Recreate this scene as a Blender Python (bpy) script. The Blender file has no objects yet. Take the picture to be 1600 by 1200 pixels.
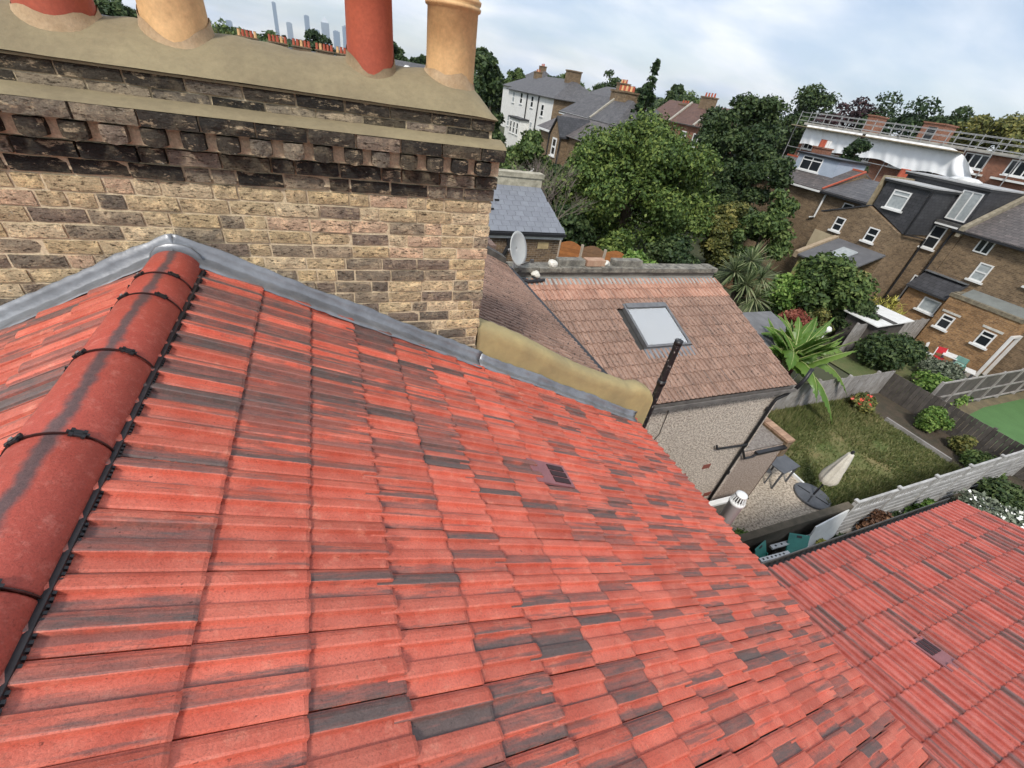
import bpy, bmesh, math, random
import numpy as np
from mathutils import Vector, Matrix
R = math.radians
random.seed(7); rng = np.random.default_rng(11)
scene = bpy.context.scene
col = scene.collection

# ------------------------------------------------------------------ camera
yaw, pit, rol, FPX = R(26.3515), R(35.1741), R(10.1078), 660.109
CAM = Vector((.818, 0, 1.078))
fw = Vector((math.sin(yaw)*math.cos(pit), math.cos(yaw)*math.cos(pit), -math.sin(pit)))
rt = Vector((math.cos(yaw), -math.sin(yaw), 0)); up = rt.cross(fw)
rt2 = math.cos(rol)*rt + math.sin(rol)*up; up2 = -math.sin(rol)*rt + math.cos(rol)*up
cd = bpy.data.cameras.new('camera'); cd.sensor_fit = 'HORIZONTAL'; cd.sensor_width = 36
cd.lens = FPX/1600*36; cd.clip_start = .05; cd.clip_end = 20000
cam = bpy.data.objects.new('camera', cd); col.objects.link(cam)
cam.matrix_world = Matrix(((rt2.x, up2.x, -fw.x, CAM.x), (rt2.y, up2.y, -fw.y, CAM.y), (rt2.z, up2.z, -fw.z, CAM.z), (0, 0, 0, 1)))
scene.camera = cam

# ------------------------------------------------------------------ sky, sun, exposure
SUN_EL, SUN_AZ = R(48), R(222)          # azimuth clockwise from +Y
world = bpy.data.worlds.new('World'); scene.world = world; world.use_nodes = True
wn, wl = world.node_tree.nodes, world.node_tree.links
bg = wn['Background']
sky = wn.new('ShaderNodeTexSky'); sky.sky_type = 'NISHITA'; sky.sun_disc = False
sky.sun_elevation = SUN_EL; sky.sun_rotation = SUN_AZ; sky.air_density = 1.0; sky.dust_density = .7; sky.ozone_density = 2.0
tc = wn.new('ShaderNodeTexCoord'); sep = wn.new('ShaderNodeSeparateXYZ'); wl.new(tc.outputs['Generated'], sep.inputs[0])
# project the view direction onto a cloud deck: xy / (z + .12)
zz = wn.new('ShaderNodeMath'); zz.operation = 'ABSOLUTE'; wl.new(sep.outputs[2], zz.inputs[0])
za = wn.new('ShaderNodeMath'); za.operation = 'ADD'; za.inputs[1].default_value = .30; wl.new(zz.outputs[0], za.inputs[0])
dv = wn.new('ShaderNodeVectorMath'); dv.operation = 'DIVIDE'; wl.new(tc.outputs['Generated'], dv.inputs[0])
cz = wn.new('ShaderNodeCombineXYZ'); [wl.new(za.outputs[0], cz.inputs[i]) for i in range(3)]; wl.new(cz.outputs[0], dv.inputs[1])
cn = wn.new('ShaderNodeTexNoise'); cn.inputs['Scale'].default_value = 1.05; cn.inputs['Detail'].default_value = 8; cn.inputs['Roughness'].default_value = .56
cn.inputs['Distortion'].default_value = .35
mp = wn.new('ShaderNodeMapping'); mp.inputs['Location'].default_value = (3.1, 1.7, 0); mp.inputs['Scale'].default_value = (1.0, 1.45, 1); mp.inputs['Rotation'].default_value = (0, 0, R(24))
wl.new(dv.outputs[0], mp.inputs[0]); wl.new(mp.outputs[0], cn.inputs['Vector'])
cr = wn.new('ShaderNodeValToRGB'); cr.color_ramp.elements[0].position = .38; cr.color_ramp.elements[1].position = .66
cr.color_ramp.elements[0].color = (.48, .48, .48, 1); cr.color_ramp.elements[1].color = (1, 1, 1, 1); cr.color_ramp.interpolation = 'EASE'
wl.new(cn.outputs[0], cr.inputs[0])
cn2 = wn.new('ShaderNodeTexNoise'); cn2.inputs['Scale'].default_value = 1.9; cn2.inputs['Detail'].default_value = 8
wl.new(mp.outputs[0], cn2.inputs['Vector'])
cc = wn.new('ShaderNodeValToRGB'); cc.color_ramp.elements[0].position = .36; cc.color_ramp.elements[1].position = .62
cc.color_ramp.elements[0].color = (6.3, 7.3, 8.9, 1); cc.color_ramp.elements[1].color = (9.9, 10.1, 10.5, 1)
wl.new(cn2.outputs[0], cc.inputs[0])
mx = wn.new('ShaderNodeMix'); mx.data_type = 'RGBA'; wl.new(cr.outputs[0], mx.inputs[0]); wl.new(sky.outputs[0], mx.inputs[6]); wl.new(cc.outputs[0], mx.inputs[7])
wl.new(mx.outputs[2], bg.inputs[0]); bg.inputs[1].default_value = .082
sd = bpy.data.lights.new('sun', 'SUN'); sd.energy = 2.3; sd.angle = R(10); sd.color = (1, .95, .88)
sun = bpy.data.objects.new('sun', sd); col.objects.link(sun)
sdir = Vector((math.sin(SUN_AZ)*math.cos(SUN_EL), math.cos(SUN_AZ)*math.cos(SUN_EL), math.sin(SUN_EL)))
sun.rotation_euler = sdir.to_track_quat('Z', 'Y').to_euler(); sun.location = (0, 0, 60)
scene.view_settings.view_transform = 'Standard'; scene.view_settings.look = 'None'
scene.view_settings.exposure = .55; scene.view_settings.gamma = 1
scene.cycles.use_denoising = True
scene.cycles.max_bounces = 4; scene.cycles.diffuse_bounces = 2; scene.cycles.glossy_bounces = 2; scene.cycles.volume_bounces = 0; scene.cycles.use_adaptive_sampling = True; scene.cycles.adaptive_threshold = .02; scene.cycles.transparent_max_bounces = 6; scene.cycles.caustics_reflective = False; scene.cycles.caustics_refractive = False

# ------------------------------------------------------------------ helpers
def tag(o, label=None, cat=None, group=None, kind=None):
    if label: o['label'] = label
    if cat: o['category'] = cat
    if group: o['group'] = group
    if kind: o['kind'] = kind
    return o
def empty(name, loc, label, cat, group=None):
    o = bpy.data.objects.new(name, None); o.location = loc; o.empty_display_size = .2; col.objects.link(o)
    return tag(o, label, cat, group)
def adopt(o, parent):
    o.parent = parent
    if parent is not None:
        o.matrix_parent_inverse = winv(parent)
    return o
def wmat(o):
    m = Matrix.LocRotScale(o.location, o.rotation_euler, o.scale)
    return wmat(o.parent) @ o.matrix_parent_inverse @ m if o.parent else m
def winv(o): return wmat(o).inverted()
def link(name, me, parent=None, loc=None, rot=None, mw=None):
    o = bpy.data.objects.new(name, me); col.objects.link(o)
    if mw is not None:
        l, q, s = mw.decompose(); o.location = l; o.rotation_euler = q.to_euler(); o.scale = s
    if loc is not None: o.location = loc
    if rot is not None: o.rotation_euler = rot
    if parent is not None: adopt(o, parent)
    return o
def mesh(name, v, f, m, smooth=False):
    me = bpy.data.meshes.new(name); me.from_pydata([tuple(p) for p in v], [], f); me.materials.append(m); me.update()
    if smooth: me.polygons.foreach_set('use_smooth', [True]*len(me.polygons))
    return me
class MB:
    """collects shapes; build() links them as one mesh object"""
    def __init__(s): s.v = []; s.f = []; s.m = []; s.cur = 0
    def raw(s, v, f):
        b = len(s.v); s.v += [tuple(p) for p in v]; s.f += [tuple(i+b for i in q) for q in f]; s.m += [s.cur]*len(f); return s
    def box(s, x0, x1, y0, y1, z0, z1):
        return s.raw([(x0,y0,z0),(x1,y0,z0),(x1,y1,z0),(x0,y1,z0),(x0,y0,z1),(x1,y0,z1),(x1,y1,z1),(x0,y1,z1)],
                     [(3,2,1,0),(4,5,6,7),(0,1,5,4),(1,2,6,5),(2,3,7,6),(3,0,4,7)])
    def hexa(s, p):     # 8 points: bottom ring then top ring
        return s.raw(p, [(3,2,1,0),(4,5,6,7),(0,1,5,4),(1,2,6,5),(2,3,7,6),(3,0,4,7)])
    def prism(s, poly, d):   # planar polygon extruded along vector d
        n = len(poly); d = Vector(d); a = [Vector(p) for p in poly]; b = [p+d for p in a]
        fs = [tuple(range(n))[::-1], tuple(range(n, 2*n))] + [(i, (i+1) % n, n+(i+1) % n, n+i) for i in range(n)]
        return s.raw(a+b, fs)
    def bar(s, a, b, w, h=None, upv=(0,0,1)):   # rectangular bar between two points
        a, b = Vector(a), Vector(b); h = w if h is None else h; d = (b-a).normalized(); u = Vector(upv)
        if abs(d.dot(u)) > .98: u = Vector((1,0,0))
        x = d.cross(u).normalized()*w/2; y = x.normalized().cross(d).normalized()*h/2
        return s.hexa([a-x-y, a+x-y, a+x+y, a-x+y, b-x-y, b+x-y, b+x+y, b-x+y])
    def tube(s, pts, rad, n=10, cap=True):
        pts = [Vector(p) for p in pts]; rad = rad if hasattr(rad, '__len__') else [rad]*len(pts); v = []; f = []
        ref = None
        for i, p in enumerate(pts):
            d = (pts[min(i+1, len(pts)-1)]-pts[max(i-1, 0)]).normalized()
            if ref is None: ref = Vector((0,0,1)) if abs(d.z) < .9 else Vector((1,0,0))
            x = d.cross(ref).normalized(); y = x.cross(d).normalized(); ref = y
            for k in range(n):
                a = 2*math.pi*k/n; v.append(p+(x*math.cos(a)+y*math.sin(a))*rad[i])
        for i in range(len(pts)-1):
            for k in range(n): f.append((i*n+k, i*n+(k+1) % n, (i+1)*n+(k+1) % n, (i+1)*n+k))
        if cap: f.append(tuple(range(n))[::-1]); f.append(tuple((len(pts)-1)*n+k for k in range(n)))
        return s.raw(v, f)
    def lathe(s, prof, c=(0,0,0), n=20):
        v = []; f = []; c = Vector(c)
        for r, z in prof:
            for k in range(n): a = 2*math.pi*k/n; v.append(c+Vector((r*math.cos(a), r*math.sin(a), z)))
        for i in range(len(prof)-1):
            for k in range(n): f.append((i*n+k, i*n+(k+1) % n, (i+1)*n+(k+1) % n, (i+1)*n+k))
        if prof[0][0] > 0: f.append(tuple(range(n))[::-1])
        if prof[-1][0] > 0: f.append(tuple((len(prof)-1)*n+k for k in range(n)))
        return s.raw(v, f)
    def build(s, name, mats, parent=None, smooth=False, origin=None):
        mats = mats if isinstance(mats, (list, tuple)) else [mats]
        v = s.v
        if origin is not None: v = [(p[0]-origin[0], p[1]-origin[1], p[2]-origin[2]) for p in v]
        me = bpy.data.meshes.new(name); me.from_pydata(v, [], s.f)
        for m in mats: me.materials.append(m)
        if len(mats) > 1: me.polygons.foreach_set('material_index', s.m)
        if smooth: me.polygons.foreach_set('use_smooth', [True]*len(me.polygons))
        me.update()
        return link(name, me, parent, loc=origin)

# ------------------------------------------------------------------ materials
def newmat(name):
    m = bpy.data.materials.new(name); m.use_nodes = True
    return m, m.node_tree.nodes, m.node_tree.links, m.node_tree.nodes['Principled BSDF']
def N(nt, t, **k):
    n = nt.new(t)
    for a, b in k.items():
        if a.startswith('i_'): n.inputs[a[2:].replace('_', ' ')].default_value = b
        else: setattr(n, a, b)
    return n
def mathn(nt, lk, op, a, b=None, clamp=False):
    n = nt.new('ShaderNodeMath'); n.operation = op; n.use_clamp = clamp
    for i, x in enumerate((a, b)):
        if x is None: continue
        if isinstance(x, (int, float)): n.inputs[i].default_value = x
        else: lk.new(x, n.inputs[i])
    return n.outputs[0]
def mixn(nt, lk, fac, a, b, blend='MIX'):
    n = nt.new('ShaderNodeMix'); n.data_type = 'RGBA'; n.blend_type = blend
    for i, x in ((0, fac), (6, a), (7, b)):
        if isinstance(x, (int, float)): n.inputs[i].default_value = x
        elif isinstance(x, tuple): n.inputs[i].default_value = (*x[:3], 1)
        else: lk.new(x, n.inputs[i])
    return n.outputs[2]
def rampn(nt, lk, src, stops):
    n = nt.new('ShaderNodeValToRGB'); e = n.color_ramp.elements
    while len(e) < len(stops): e.new(.5)
    for q, (p, c) in zip(e, stops):
        q.position = p; q.color = (*(c if isinstance(c, tuple) else (c, c, c)), 1)
    lk.new(src, n.inputs[0]); return n.outputs[0]
def noise(nt, lk, vec, scale, detail=4, rough=.55):
    n = nt.new('ShaderNodeTexNoise'); n.inputs['Scale'].default_value = scale; n.inputs['Detail'].default_value = detail; n.inputs['Roughness'].default_value = rough
    if vec is not None: lk.new(vec, n.inputs['Vector'])
    return n.outputs[0]
def rvec(nt, lk, amount=31.0):
    """object coordinates shifted by the object's own random number"""
    t = nt.new('ShaderNodeTexCoord'); oi = nt.new('ShaderNodeObjectInfo')
    c = nt.new('ShaderNodeCombineXYZ')
    for i, k in enumerate((1, 1.7, .6)): lk.new(mathn(nt, lk, 'MULTIPLY', oi.outputs['Random'], amount*k), c.inputs[i])
    a = nt.new('ShaderNodeVectorMath'); a.operation = 'ADD'; lk.new(t.outputs['Object'], a.inputs[0]); lk.new(c.outputs[0], a.inputs[1])
    return a.outputs[0], oi, t.outputs['Object']
def bumpn(nt, lk, h, strength, dist, b):
    n = nt.new('ShaderNodeBump'); n.inputs['Strength'].default_value = strength; n.inputs['Distance'].default_value = dist
    lk.new(h, n.inputs['Height']); lk.new(n.outputs[0], b.inputs['Normal'])
def M(name, c1, c2=None, scale=4, detail=6, rough=.85, bump=.25, bscale=60, bdist=.004, var=.0, metal=0, spec=.5, fine=.15, lo=.35, hi=.65):
    """general surface: two colours mixed by noise, fine grain, bump, per-object variation"""
    m, nt, lk, b = newmat(name); v, oi, _ = rvec(nt, lk)
    c2 = c2 or tuple(x*.72 for x in c1)
    f = rampn(nt, lk, noise(nt, lk, v, scale, detail, .6), [(lo, 0.), (hi, 1.)])
    c = mixn(nt, lk, f, c1, c2)
    if fine:
        g = rampn(nt, lk, noise(nt, lk, v, bscale, 3, .7), [(.25, 1-fine), (.75, 1+fine)])
        c = mixn(nt, lk, 1., c, g, 'MULTIPLY')
    if var:
        g = mathn(nt, lk, 'ADD', mathn(nt, lk, 'MULTIPLY', oi.outputs['Random'], 2*var), 1-var)
        cx = nt.new('ShaderNodeCombineXYZ'); [lk.new(g, cx.inputs[i]) for i in range(3)]
        c = mixn(nt, lk, 1., c, cx.outputs[0], 'MULTIPLY')
    lk.new(c, b.inputs['Base Color']); b.inputs['Roughness'].default_value = rough; b.inputs['Metallic'].default_value = metal; b.inputs['Specular IOR Level'].default_value = spec
    if bump: bumpn(nt, lk, noise(nt, lk, v, bscale, 4, .65), bump, bdist, b)
    return m
# ------------------------------------------------------------------ foreground materials
def tile_material(name, red1, red2, dark, streak=.56, freq=13, bloom=(.62, .25, .18), rough=.5, moss=0.0, band=20.6, prob=.39):
    m, nt, lk, b = newmat(name); t = nt.new('ShaderNodeTexCoord'); oi = nt.new('ShaderNodeObjectInfo')
    s = nt.new('ShaderNodeSeparateXYZ'); lk.new(t.outputs['Object'], s.inputs[0])
    rv, _, _ = rvec(nt, lk, 57)
    c = nt.new('ShaderNodeCombineXYZ'); lk.new(mathn(nt, lk, 'MULTIPLY', s.outputs[0], .9), c.inputs[0]); lk.new(mathn(nt, lk, 'MULTIPLY', s.outputs[1], freq), c.inputs[1])
    lk.new(mathn(nt, lk, 'MULTIPLY', oi.outputs['Random'], 91.), c.inputs[2])
    st = noise(nt, lk, c.outputs[0], 1.0, 2.5, .55)
    c4 = nt.new('ShaderNodeCombineXYZ'); lk.new(mathn(nt, lk, 'MULTIPLY', s.outputs[0], 9.), c4.inputs[0]); lk.new(mathn(nt, lk, 'MULTIPLY', s.outputs[1], 70.), c4.inputs[1]); lk.new(mathn(nt, lk, 'MULTIPLY', oi.outputs['Random'], 43.), c4.inputs[2])
    rag = noise(nt, lk, c4.outputs[0], 1.0, 5, .7)
    bias = nt.new('ShaderNodeSeparateColor'); lk.new(oi.outputs['Color'], bias.inputs[0])
    val = mathn(nt, lk, 'ADD', mathn(nt, lk, 'ADD', st, mathn(nt, lk, 'MULTIPLY', mathn(nt, lk, 'SUBTRACT', rag, .5), .26)), bias.outputs[0])
    # smutted bands: each of the four pans and rolls of a tile may be dark, sharp along one step and fading across
    q4 = mathn(nt, lk, 'MULTIPLY', mathn(nt, lk, 'ADD', s.outputs[1], mathn(nt, lk, 'MULTIPLY', mathn(nt, lk, 'SUBTRACT', rag, .5), .006)), band)
    fr_ = mathn(nt, lk, 'FRACT', q4); ix = mathn(nt, lk, 'FLOOR', q4)
    wn_ = nt.new('ShaderNodeTexWhiteNoise'); wn_.noise_dimensions = '2D'; cw_ = nt.new('ShaderNodeCombineXYZ'); lk.new(ix, cw_.inputs[0]); lk.new(mathn(nt, lk, 'MULTIPLY', oi.outputs['Random'], 977.), cw_.inputs[1]); lk.new(cw_.outputs[0], wn_.inputs['Vector'])
    ext_ = mathn(nt, lk, 'MULTIPLY', mathn(nt, lk, 'SUBTRACT', mathn(nt, lk, 'ADD', wn_.outputs['Value'], mathn(nt, lk, 'MULTIPLY', bias.outputs[0], 2.6)), 1-prob), 4.2)
    wob = mathn(nt, lk, 'MULTIPLY', mathn(nt, lk, 'SUBTRACT', mathn(nt, lk, 'ADD', mathn(nt, lk, 'MULTIPLY', st, .7), mathn(nt, lk, 'MULTIPLY', rag, 1.1)), .90), 1.7)
    dk_ = mathn(nt, lk, 'ADD', mathn(nt, lk, 'SUBTRACT', ext_, fr_), wob)
    mask = rampn(nt, lk, dk_, [(-.05, 0.), (.14, .42), (.42, .80), (.9, .96)])
    wn2 = nt.new('ShaderNodeTexWhiteNoise'); wn2.noise_dimensions = '2D'; cw2 = nt.new('ShaderNodeCombineXYZ'); lk.new(ix, cw2.inputs[0]); lk.new(mathn(nt, lk, 'MULTIPLY', oi.outputs['Random'], 431.), cw2.inputs[1]); lk.new(cw2.outputs[0], wn2.inputs['Vector'])
    stg = mathn(nt, lk, 'ADD', mathn(nt, lk, 'MULTIPLY', wn2.outputs['Value'], .5), mathn(nt, lk, 'ADD', mathn(nt, lk, 'MULTIPLY', mathn(nt, lk, 'SUBTRACT', rag, .5), 1.3), .55), True)
    sg3 = nt.new('ShaderNodeCombineXYZ'); [lk.new(stg, sg3.inputs[i]) for i in range(3)]
    mask = mixn(nt, lk, 1., mask, sg3.outputs[0], 'MULTIPLY')
    faint = rampn(nt, lk, val, [(streak+.03, 0.), (streak+.08, .6)])
    mask = mixn(nt, lk, 1., mask, faint, 'LIGHTEN')
    big = noise(nt, lk, rv, 7, 4, .6)
    base = mixn(nt, lk, rampn(nt, lk, big, [(.35, 0.), (.65, 1.)]), red1, red2)
    # each tile its own batch shade
    g = nt.new('ShaderNodeMapRange'); lk.new(oi.outputs['Random'], g.inputs[0]); g.inputs[3].default_value = .84; g.inputs[4].default_value = 1.14
    cx = nt.new('ShaderNodeCombineXYZ'); [lk.new(g.outputs[0], cx.inputs[i]) for i in range(3)]
    base = mixn(nt, lk, 1., base, cx.outputs[0], 'MULTIPLY')
    blm = rampn(nt, lk, noise(nt, lk, rv, 16, 5, .7), [(.56, 0.), (.74, .55)])
    base = mixn(nt, lk, blm, base, bloom)
    dk = mixn(nt, lk, noise(nt, lk, rv, 40, 3, .6), dark, tuple(x*1.9 for x in dark))
    base = mixn(nt, lk, mask, base, dk)
    if moss:
        mm = rampn(nt, lk, noise(nt, lk, rv, 26, 4, .6), [(.62-.1*moss, 0.), (.7-.1*moss, .9)])
        base = mixn(nt, lk, mm, base, (.045, .035, .028))
        ll = rampn(nt, lk, noise(nt, lk, rv, 19, 5, .7), [(.66, 0.), (.72, .6)])
        base = mixn(nt, lk, ll, base, (.42, .36, .28))
    spk = rampn(nt, lk, noise(nt, lk, rv, 150, 4, .9), [(.3, .5), (.46, .96), (.72, 1.25)])
    pit = rampn(nt, lk, noise(nt, lk, rv, 62, 2, .6), [(.24, .35), (.30, 1.)])
    spk = mixn(nt, lk, 1., spk, pit, 'MULTIPLY')
    base = mixn(nt, lk, 1., base, spk, 'MULTIPLY')
    lk.new(base, b.inputs['Base Color']); b.inputs['Roughness'].default_value = rough; b.inputs['Specular IOR Level'].default_value = .55
    bumpn(nt, lk, noise(nt, lk, rv, 150, 5, .75), .6, .0035, b)
    return m
TILE = tile_material('red_tile', (.53, .106, .064), (.64, .166, .108), (.078, .062, .056), streak=.595, freq=22, bloom=(.74, .31, .21))
TILE_LOW = tile_material('pink_red_tile', (.42, .088, .066), (.52, .14, .108), (.09, .060, .055), streak=.58, freq=30, bloom=(.60, .25, .20), band=20.2, prob=.36)
TILE_OLD = tile_material('weathered_brown_tile', (.25, .15, .108), (.34, .22, .165), (.10, .068, .054), prob=.10, streak=.60, freq=22, bloom=(.48, .31, .24), rough=.85, moss=.5)
RIDGE = None
def ridge_material():
    m, nt, lk, b = newmat('ridge_tile_red'); rv, oi, oc = rvec(nt, lk, 23)
    s = nt.new('ShaderNodeSeparateXYZ'); lk.new(oc, s.inputs[0])
    w = mathn(nt, lk, 'ADD', s.outputs[0], mathn(nt, lk, 'MULTIPLY', mathn(nt, lk, 'SUBTRACT', noise(nt, lk, rv, 14, 4, .6), .5), .05))
    d1 = mathn(nt, lk, 'ABSOLUTE', mathn(nt, lk, 'SUBTRACT', w, .018))
    st = rampn(nt, lk, d1, [(.010, .95), (.026, 0.)])
    d2 = mathn(nt, lk, 'ABSOLUTE', mathn(nt, lk, 'ADD', w, .105))
    st2 = rampn(nt, lk, d2, [(.004, .75), (.02, 0.)])
    c = mixn(nt, lk, noise(nt, lk, rv, 9, 5, .65), (.34, .048, .030), (.50, .10, .066))
    bl = rampn(nt, lk, noise(nt, lk, rv, 26, 8, .8), [(.52, 0.), (.66, .55)])
    c = mixn(nt, lk, bl, c, (.60, .20, .15))
    dk = mixn(nt, lk, noise(nt, lk, rv, 50, 3), (.055, .042, .042), (.15, .09, .085))
    c = mixn(nt, lk, st, c, dk); c = mixn(nt, lk, st2, c, dk)
    spk = rampn(nt, lk, noise(nt, lk, rv, 170, 4, .85), [(.3, .55), (.47, 1.), (.75, 1.2)])
    c = mixn(nt, lk, 1., c, spk, 'MULTIPLY')
    lk.new(c, b.inputs['Base Color']); b.inputs['Roughness'].default_value = .55
    bumpn(nt, lk, noise(nt, lk, rv, 120, 5, .75), .55, .004, b); return m
RIDGE = ridge_material()
def brick_material():
    m, nt, lk, b = newmat('stock_brick'); rv, oi, oc = rvec(nt, lk, 71)
    c = oi.outputs['Color']
    # fire-skin and spalled faces: pale pitted patches, soot, streaky firing cracks
    ms = nt.new('ShaderNodeMapping'); ms.inputs['Scale'].default_value = (.55, 1, 1.5); lk.new(rv, ms.inputs[0])
    nf = noise(nt, lk, ms.outputs[0], 27, 8, .82); nf2 = noise(nt, lk, rv, 13, 6, .65); ng = noise(nt, lk, rv, 120, 4, .8); nh = noise(nt, lk, ms.outputs[0], 62, 5, .75)
    lit = mixn(nt, lk, 1., mixn(nt, lk, 1., c, (1.75, 1.7, 1.6), 'MULTIPLY'), (.07, .055, .03), 'ADD')
    c1 = mixn(nt, lk, rampn(nt, lk, nf2, [(.50, 0.), (.62, .7)]), c, lit)
    c1 = mixn(nt, lk, rampn(nt, lk, nf, [(.55, 0.), (.62, .75)]), c1, (.12, .096, .072))
    c1 = mixn(nt, lk, rampn(nt, lk, nh, [(.36, .9), (.45, 0.)]), c1, (.065, .048, .035))
    c1 = mixn(nt, lk, rampn(nt, lk, noise(nt, lk, ms.outputs[0], 19, 7, .75), [(.57, 0.), (.62, .8)]), c1, (.58, .45, .29))
    c1 = mixn(nt, lk, 1., c1, rampn(nt, lk, ng, [(.28, .6), (.5, 1.), (.72, 1.3)]), 'MULTIPLY')
    lich = rampn(nt, lk, noise(nt, lk, rv, 38, 3, .6), [(.70, 0.), (.74, .8)])
    c1 = mixn(nt, lk, lich, c1, (.52, .47, .38))
    lk.new(c1, b.inputs['Base Color']); b.inputs['Roughness'].default_value = .95; b.inputs['Specular IOR Level'].default_value = .2
    h = mathn(nt, lk, 'ADD', mathn(nt, lk, 'MULTIPLY', nf, 1.0), mathn(nt, lk, 'MULTIPLY', ng, .45))
    h = mathn(nt, lk, 'SUBTRACT', h, rampn(nt, lk, nh, [(.33, .5), (.43, 0.)]))
    bumpn(nt, lk, h, 1., .016, b); return m
BRICK = brick_material()
MORTAR = M('lime_mortar', (.70, .58, .39), (.54, .43, .275), 9, 6, .95, .8, 90, .006, fine=.3)
def brickwall_material(name, c1, c2, cm, rh=.075, bw=.225, soot=.4):
    """brickwork too far away to pick out: colour and shallow relief"""
    m, nt, lk, b = newmat(name); t = nt.new('ShaderNodeTexCoord'); g = nt.new('ShaderNodeNewGeometry')
    s = nt.new('ShaderNodeSeparateXYZ'); lk.new(t.outputs['Object'], s.inputs[0]); sn = nt.new('ShaderNodeSeparateXYZ'); lk.new(g.outputs['Normal'], sn.inputs[0])
    k = mathn(nt, lk, 'GREATER_THAN', mathn(nt, lk, 'ABSOLUTE', sn.outputs[0]), mathn(nt, lk, 'ABSOLUTE', sn.outputs[1]))
    mxn = nt.new('ShaderNodeMix'); lk.new(k, mxn.inputs[0]); lk.new(s.outputs[0], mxn.inputs[2]); lk.new(s.outputs[1], mxn.inputs[3])
    cv = nt.new('ShaderNodeCombineXYZ'); lk.new(mxn.outputs[0], cv.inputs[0]); lk.new(s.outputs[2], cv.inputs[1])
    br = nt.new('ShaderNodeTexBrick'); lk.new(cv.outputs[0], br.inputs['Vector']); br.inputs['Scale'].default_value = 1; br.inputs['Brick Width'].default_value = bw; br.inputs['Row Height'].default_value = rh
    br.inputs['Mortar Size'].default_value = .006; br.inputs['Color1'].default_value = (*c1, 1); br.inputs['Color2'].default_value = (*c2, 1); br.inputs['Mortar'].default_value = (*cm, 1); br.inputs['Bias'].default_value = -.1
    c = mixn(nt, lk, rampn(nt, lk, noise(nt, lk, t.outputs['Object'], 1.1, 6, .65), [(.4, 0.), (.7, soot)]), br.outputs[0], tuple(x*.3 for x in c2))
    c = mixn(nt, lk, 1., c, rampn(nt, lk, noise(nt, lk, t.outputs['Object'], 14, 4, .7), [(.25, .65), (.75, 1.3)]), 'MULTIPLY')
    lk.new(c, b.inputs['Base Color']); b.inputs['Roughness'].default_value = .95; b.inputs['Specular IOR Level'].default_value = .2
    bumpn(nt, lk, br.outputs[1], -.4, .006, b); return m
BW_STOCK = brickwall_material('stock_brickwork', (.27, .19, .11), (.13, .09, .06), (.24, .19, .13))
BW_BROWN = brickwall_material('brown_brickwork', (.27, .185, .11), (.14, .095, .06), (.28, .23, .16), soot=.35)
BW_RED = brickwall_material('red_brickwork', (.30, .12, .07), (.20, .08, .05), (.3, .25, .2), soot=.25)
BW_ORANGE = brickwall_material('orange_stock_brickwork', (.42, .24, .11), (.22, .12, .06), (.34, .27, .18), soot=.45)
FLAUNCH = M('cement_flaunching', (.27, .22, .125), (.20, .16, .092), 2.2, 8, .85, .6, 28, .008, fine=.12)
LEAD = M('lead_sheet', (.30, .31, .325), (.205, .21, .22), 5, 8, .42, .35, 14, .008, metal=.5, fine=.12)
OCHRE = M('ochre_render', (.40, .315, .145), (.31, .245, .12), 3.5, 5, .75, .4, 16, .008, fine=.07)
BLACK = M('black_plastic', (.012, .012, .014), (.022, .022, .024), 20, 3, .45, .1, 60, .002)
POT_RED = M('terracotta_red_pot', (.47, .105, .052), (.38, .078, .04), 4, 8, .65, .35, 55, .003, fine=.15)
POT_BUFF = M('buff_clay_pot', (.74, .46, .215), (.50, .275, .12), 4, 8, .65, .4, 40, .004, fine=.15, lo=.45, hi=.78)
WHITEP = M('white_paint', (.78, .78, .76), (.66, .66, .63), 3, 4, .5, .05, 60, .002, fine=.04)
GREYSTONE = M('weathered_coping_stone', (.27, .25, .205), (.085, .08, .068), 7, 7, .95, .8, 45, .01, fine=.3)
SCREW = M('zinc_screw', (.55, .55, .53), None, 20, 2, .35, 0, metal=.7)

# ------------------------------------------------------------------ interlocking tiles
GA, CW = .276, .200
PITCH = R(26)
PROF = [(0, .001), (.006, .006), (.043, .004), (.045, .020), (.051, .0225), (.078, .0185), (.093, .013), (.0950, .003), (.141, .004), (.143, .020), (.149, .0225), (.174, .0185), (.186, .013), (.188, .006), (.1955, .004)]
def tile_mesh(name, m, gauge=GA, cw=CW, th=.015, prof=PROF, lap=.055):
    L = gauge+lap; k = cw/.2; v = []; f = []; n = len(prof)
    for x, zo in ((0, 0), (L-.012, th*(L-.012)/gauge), (L, th*L/gauge-.004)):
        for y, h in prof: v.append((x, y*k, h+zo+th))
    for i in range(n-1):
        f.append((i, n+i, n+i+1, i+1)); f.append((n+i, 2*n+i, 2*n+i+1, n+i+1))
    b = len(v)
    for y, h in prof: v.append((L-.002, y*k, max(h*.35, 0)+th*L/gauge-.001))
    for i in range(n-1): f.append((2*n+i, b+i, b+i+1, 2*n+i+1))
    e = len(v); v += [(0, 0, 0), (0, prof[-1][0]*k, 0)]
    f += [(0, e, b, 2*n, n), (n-1, 2*n-1, 3*n-1, b+n-1, e+1)]
    return mesh(name, v, f, m)
def frame(origin, down, normal):
    x = Vector(down).normalized(); z = Vector(normal).normalized(); y = z.cross(x)
    return Matrix(((x.x, y.x, z.x, origin[0]), (x.y, y.y, z.y, origin[1]), (x.z, y.z, z.z, origin[2]), (0, 0, 0, 1)))
def pix(p):
    d = Vector(p)-CAM; w = d.dot(fw)
    if w <= .05: return None
    return 800+FPX*d.dot(rt2)/w, 600-FPX*d.dot(up2)/w, w
def jit(a): return random.uniform(-a, a)
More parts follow.
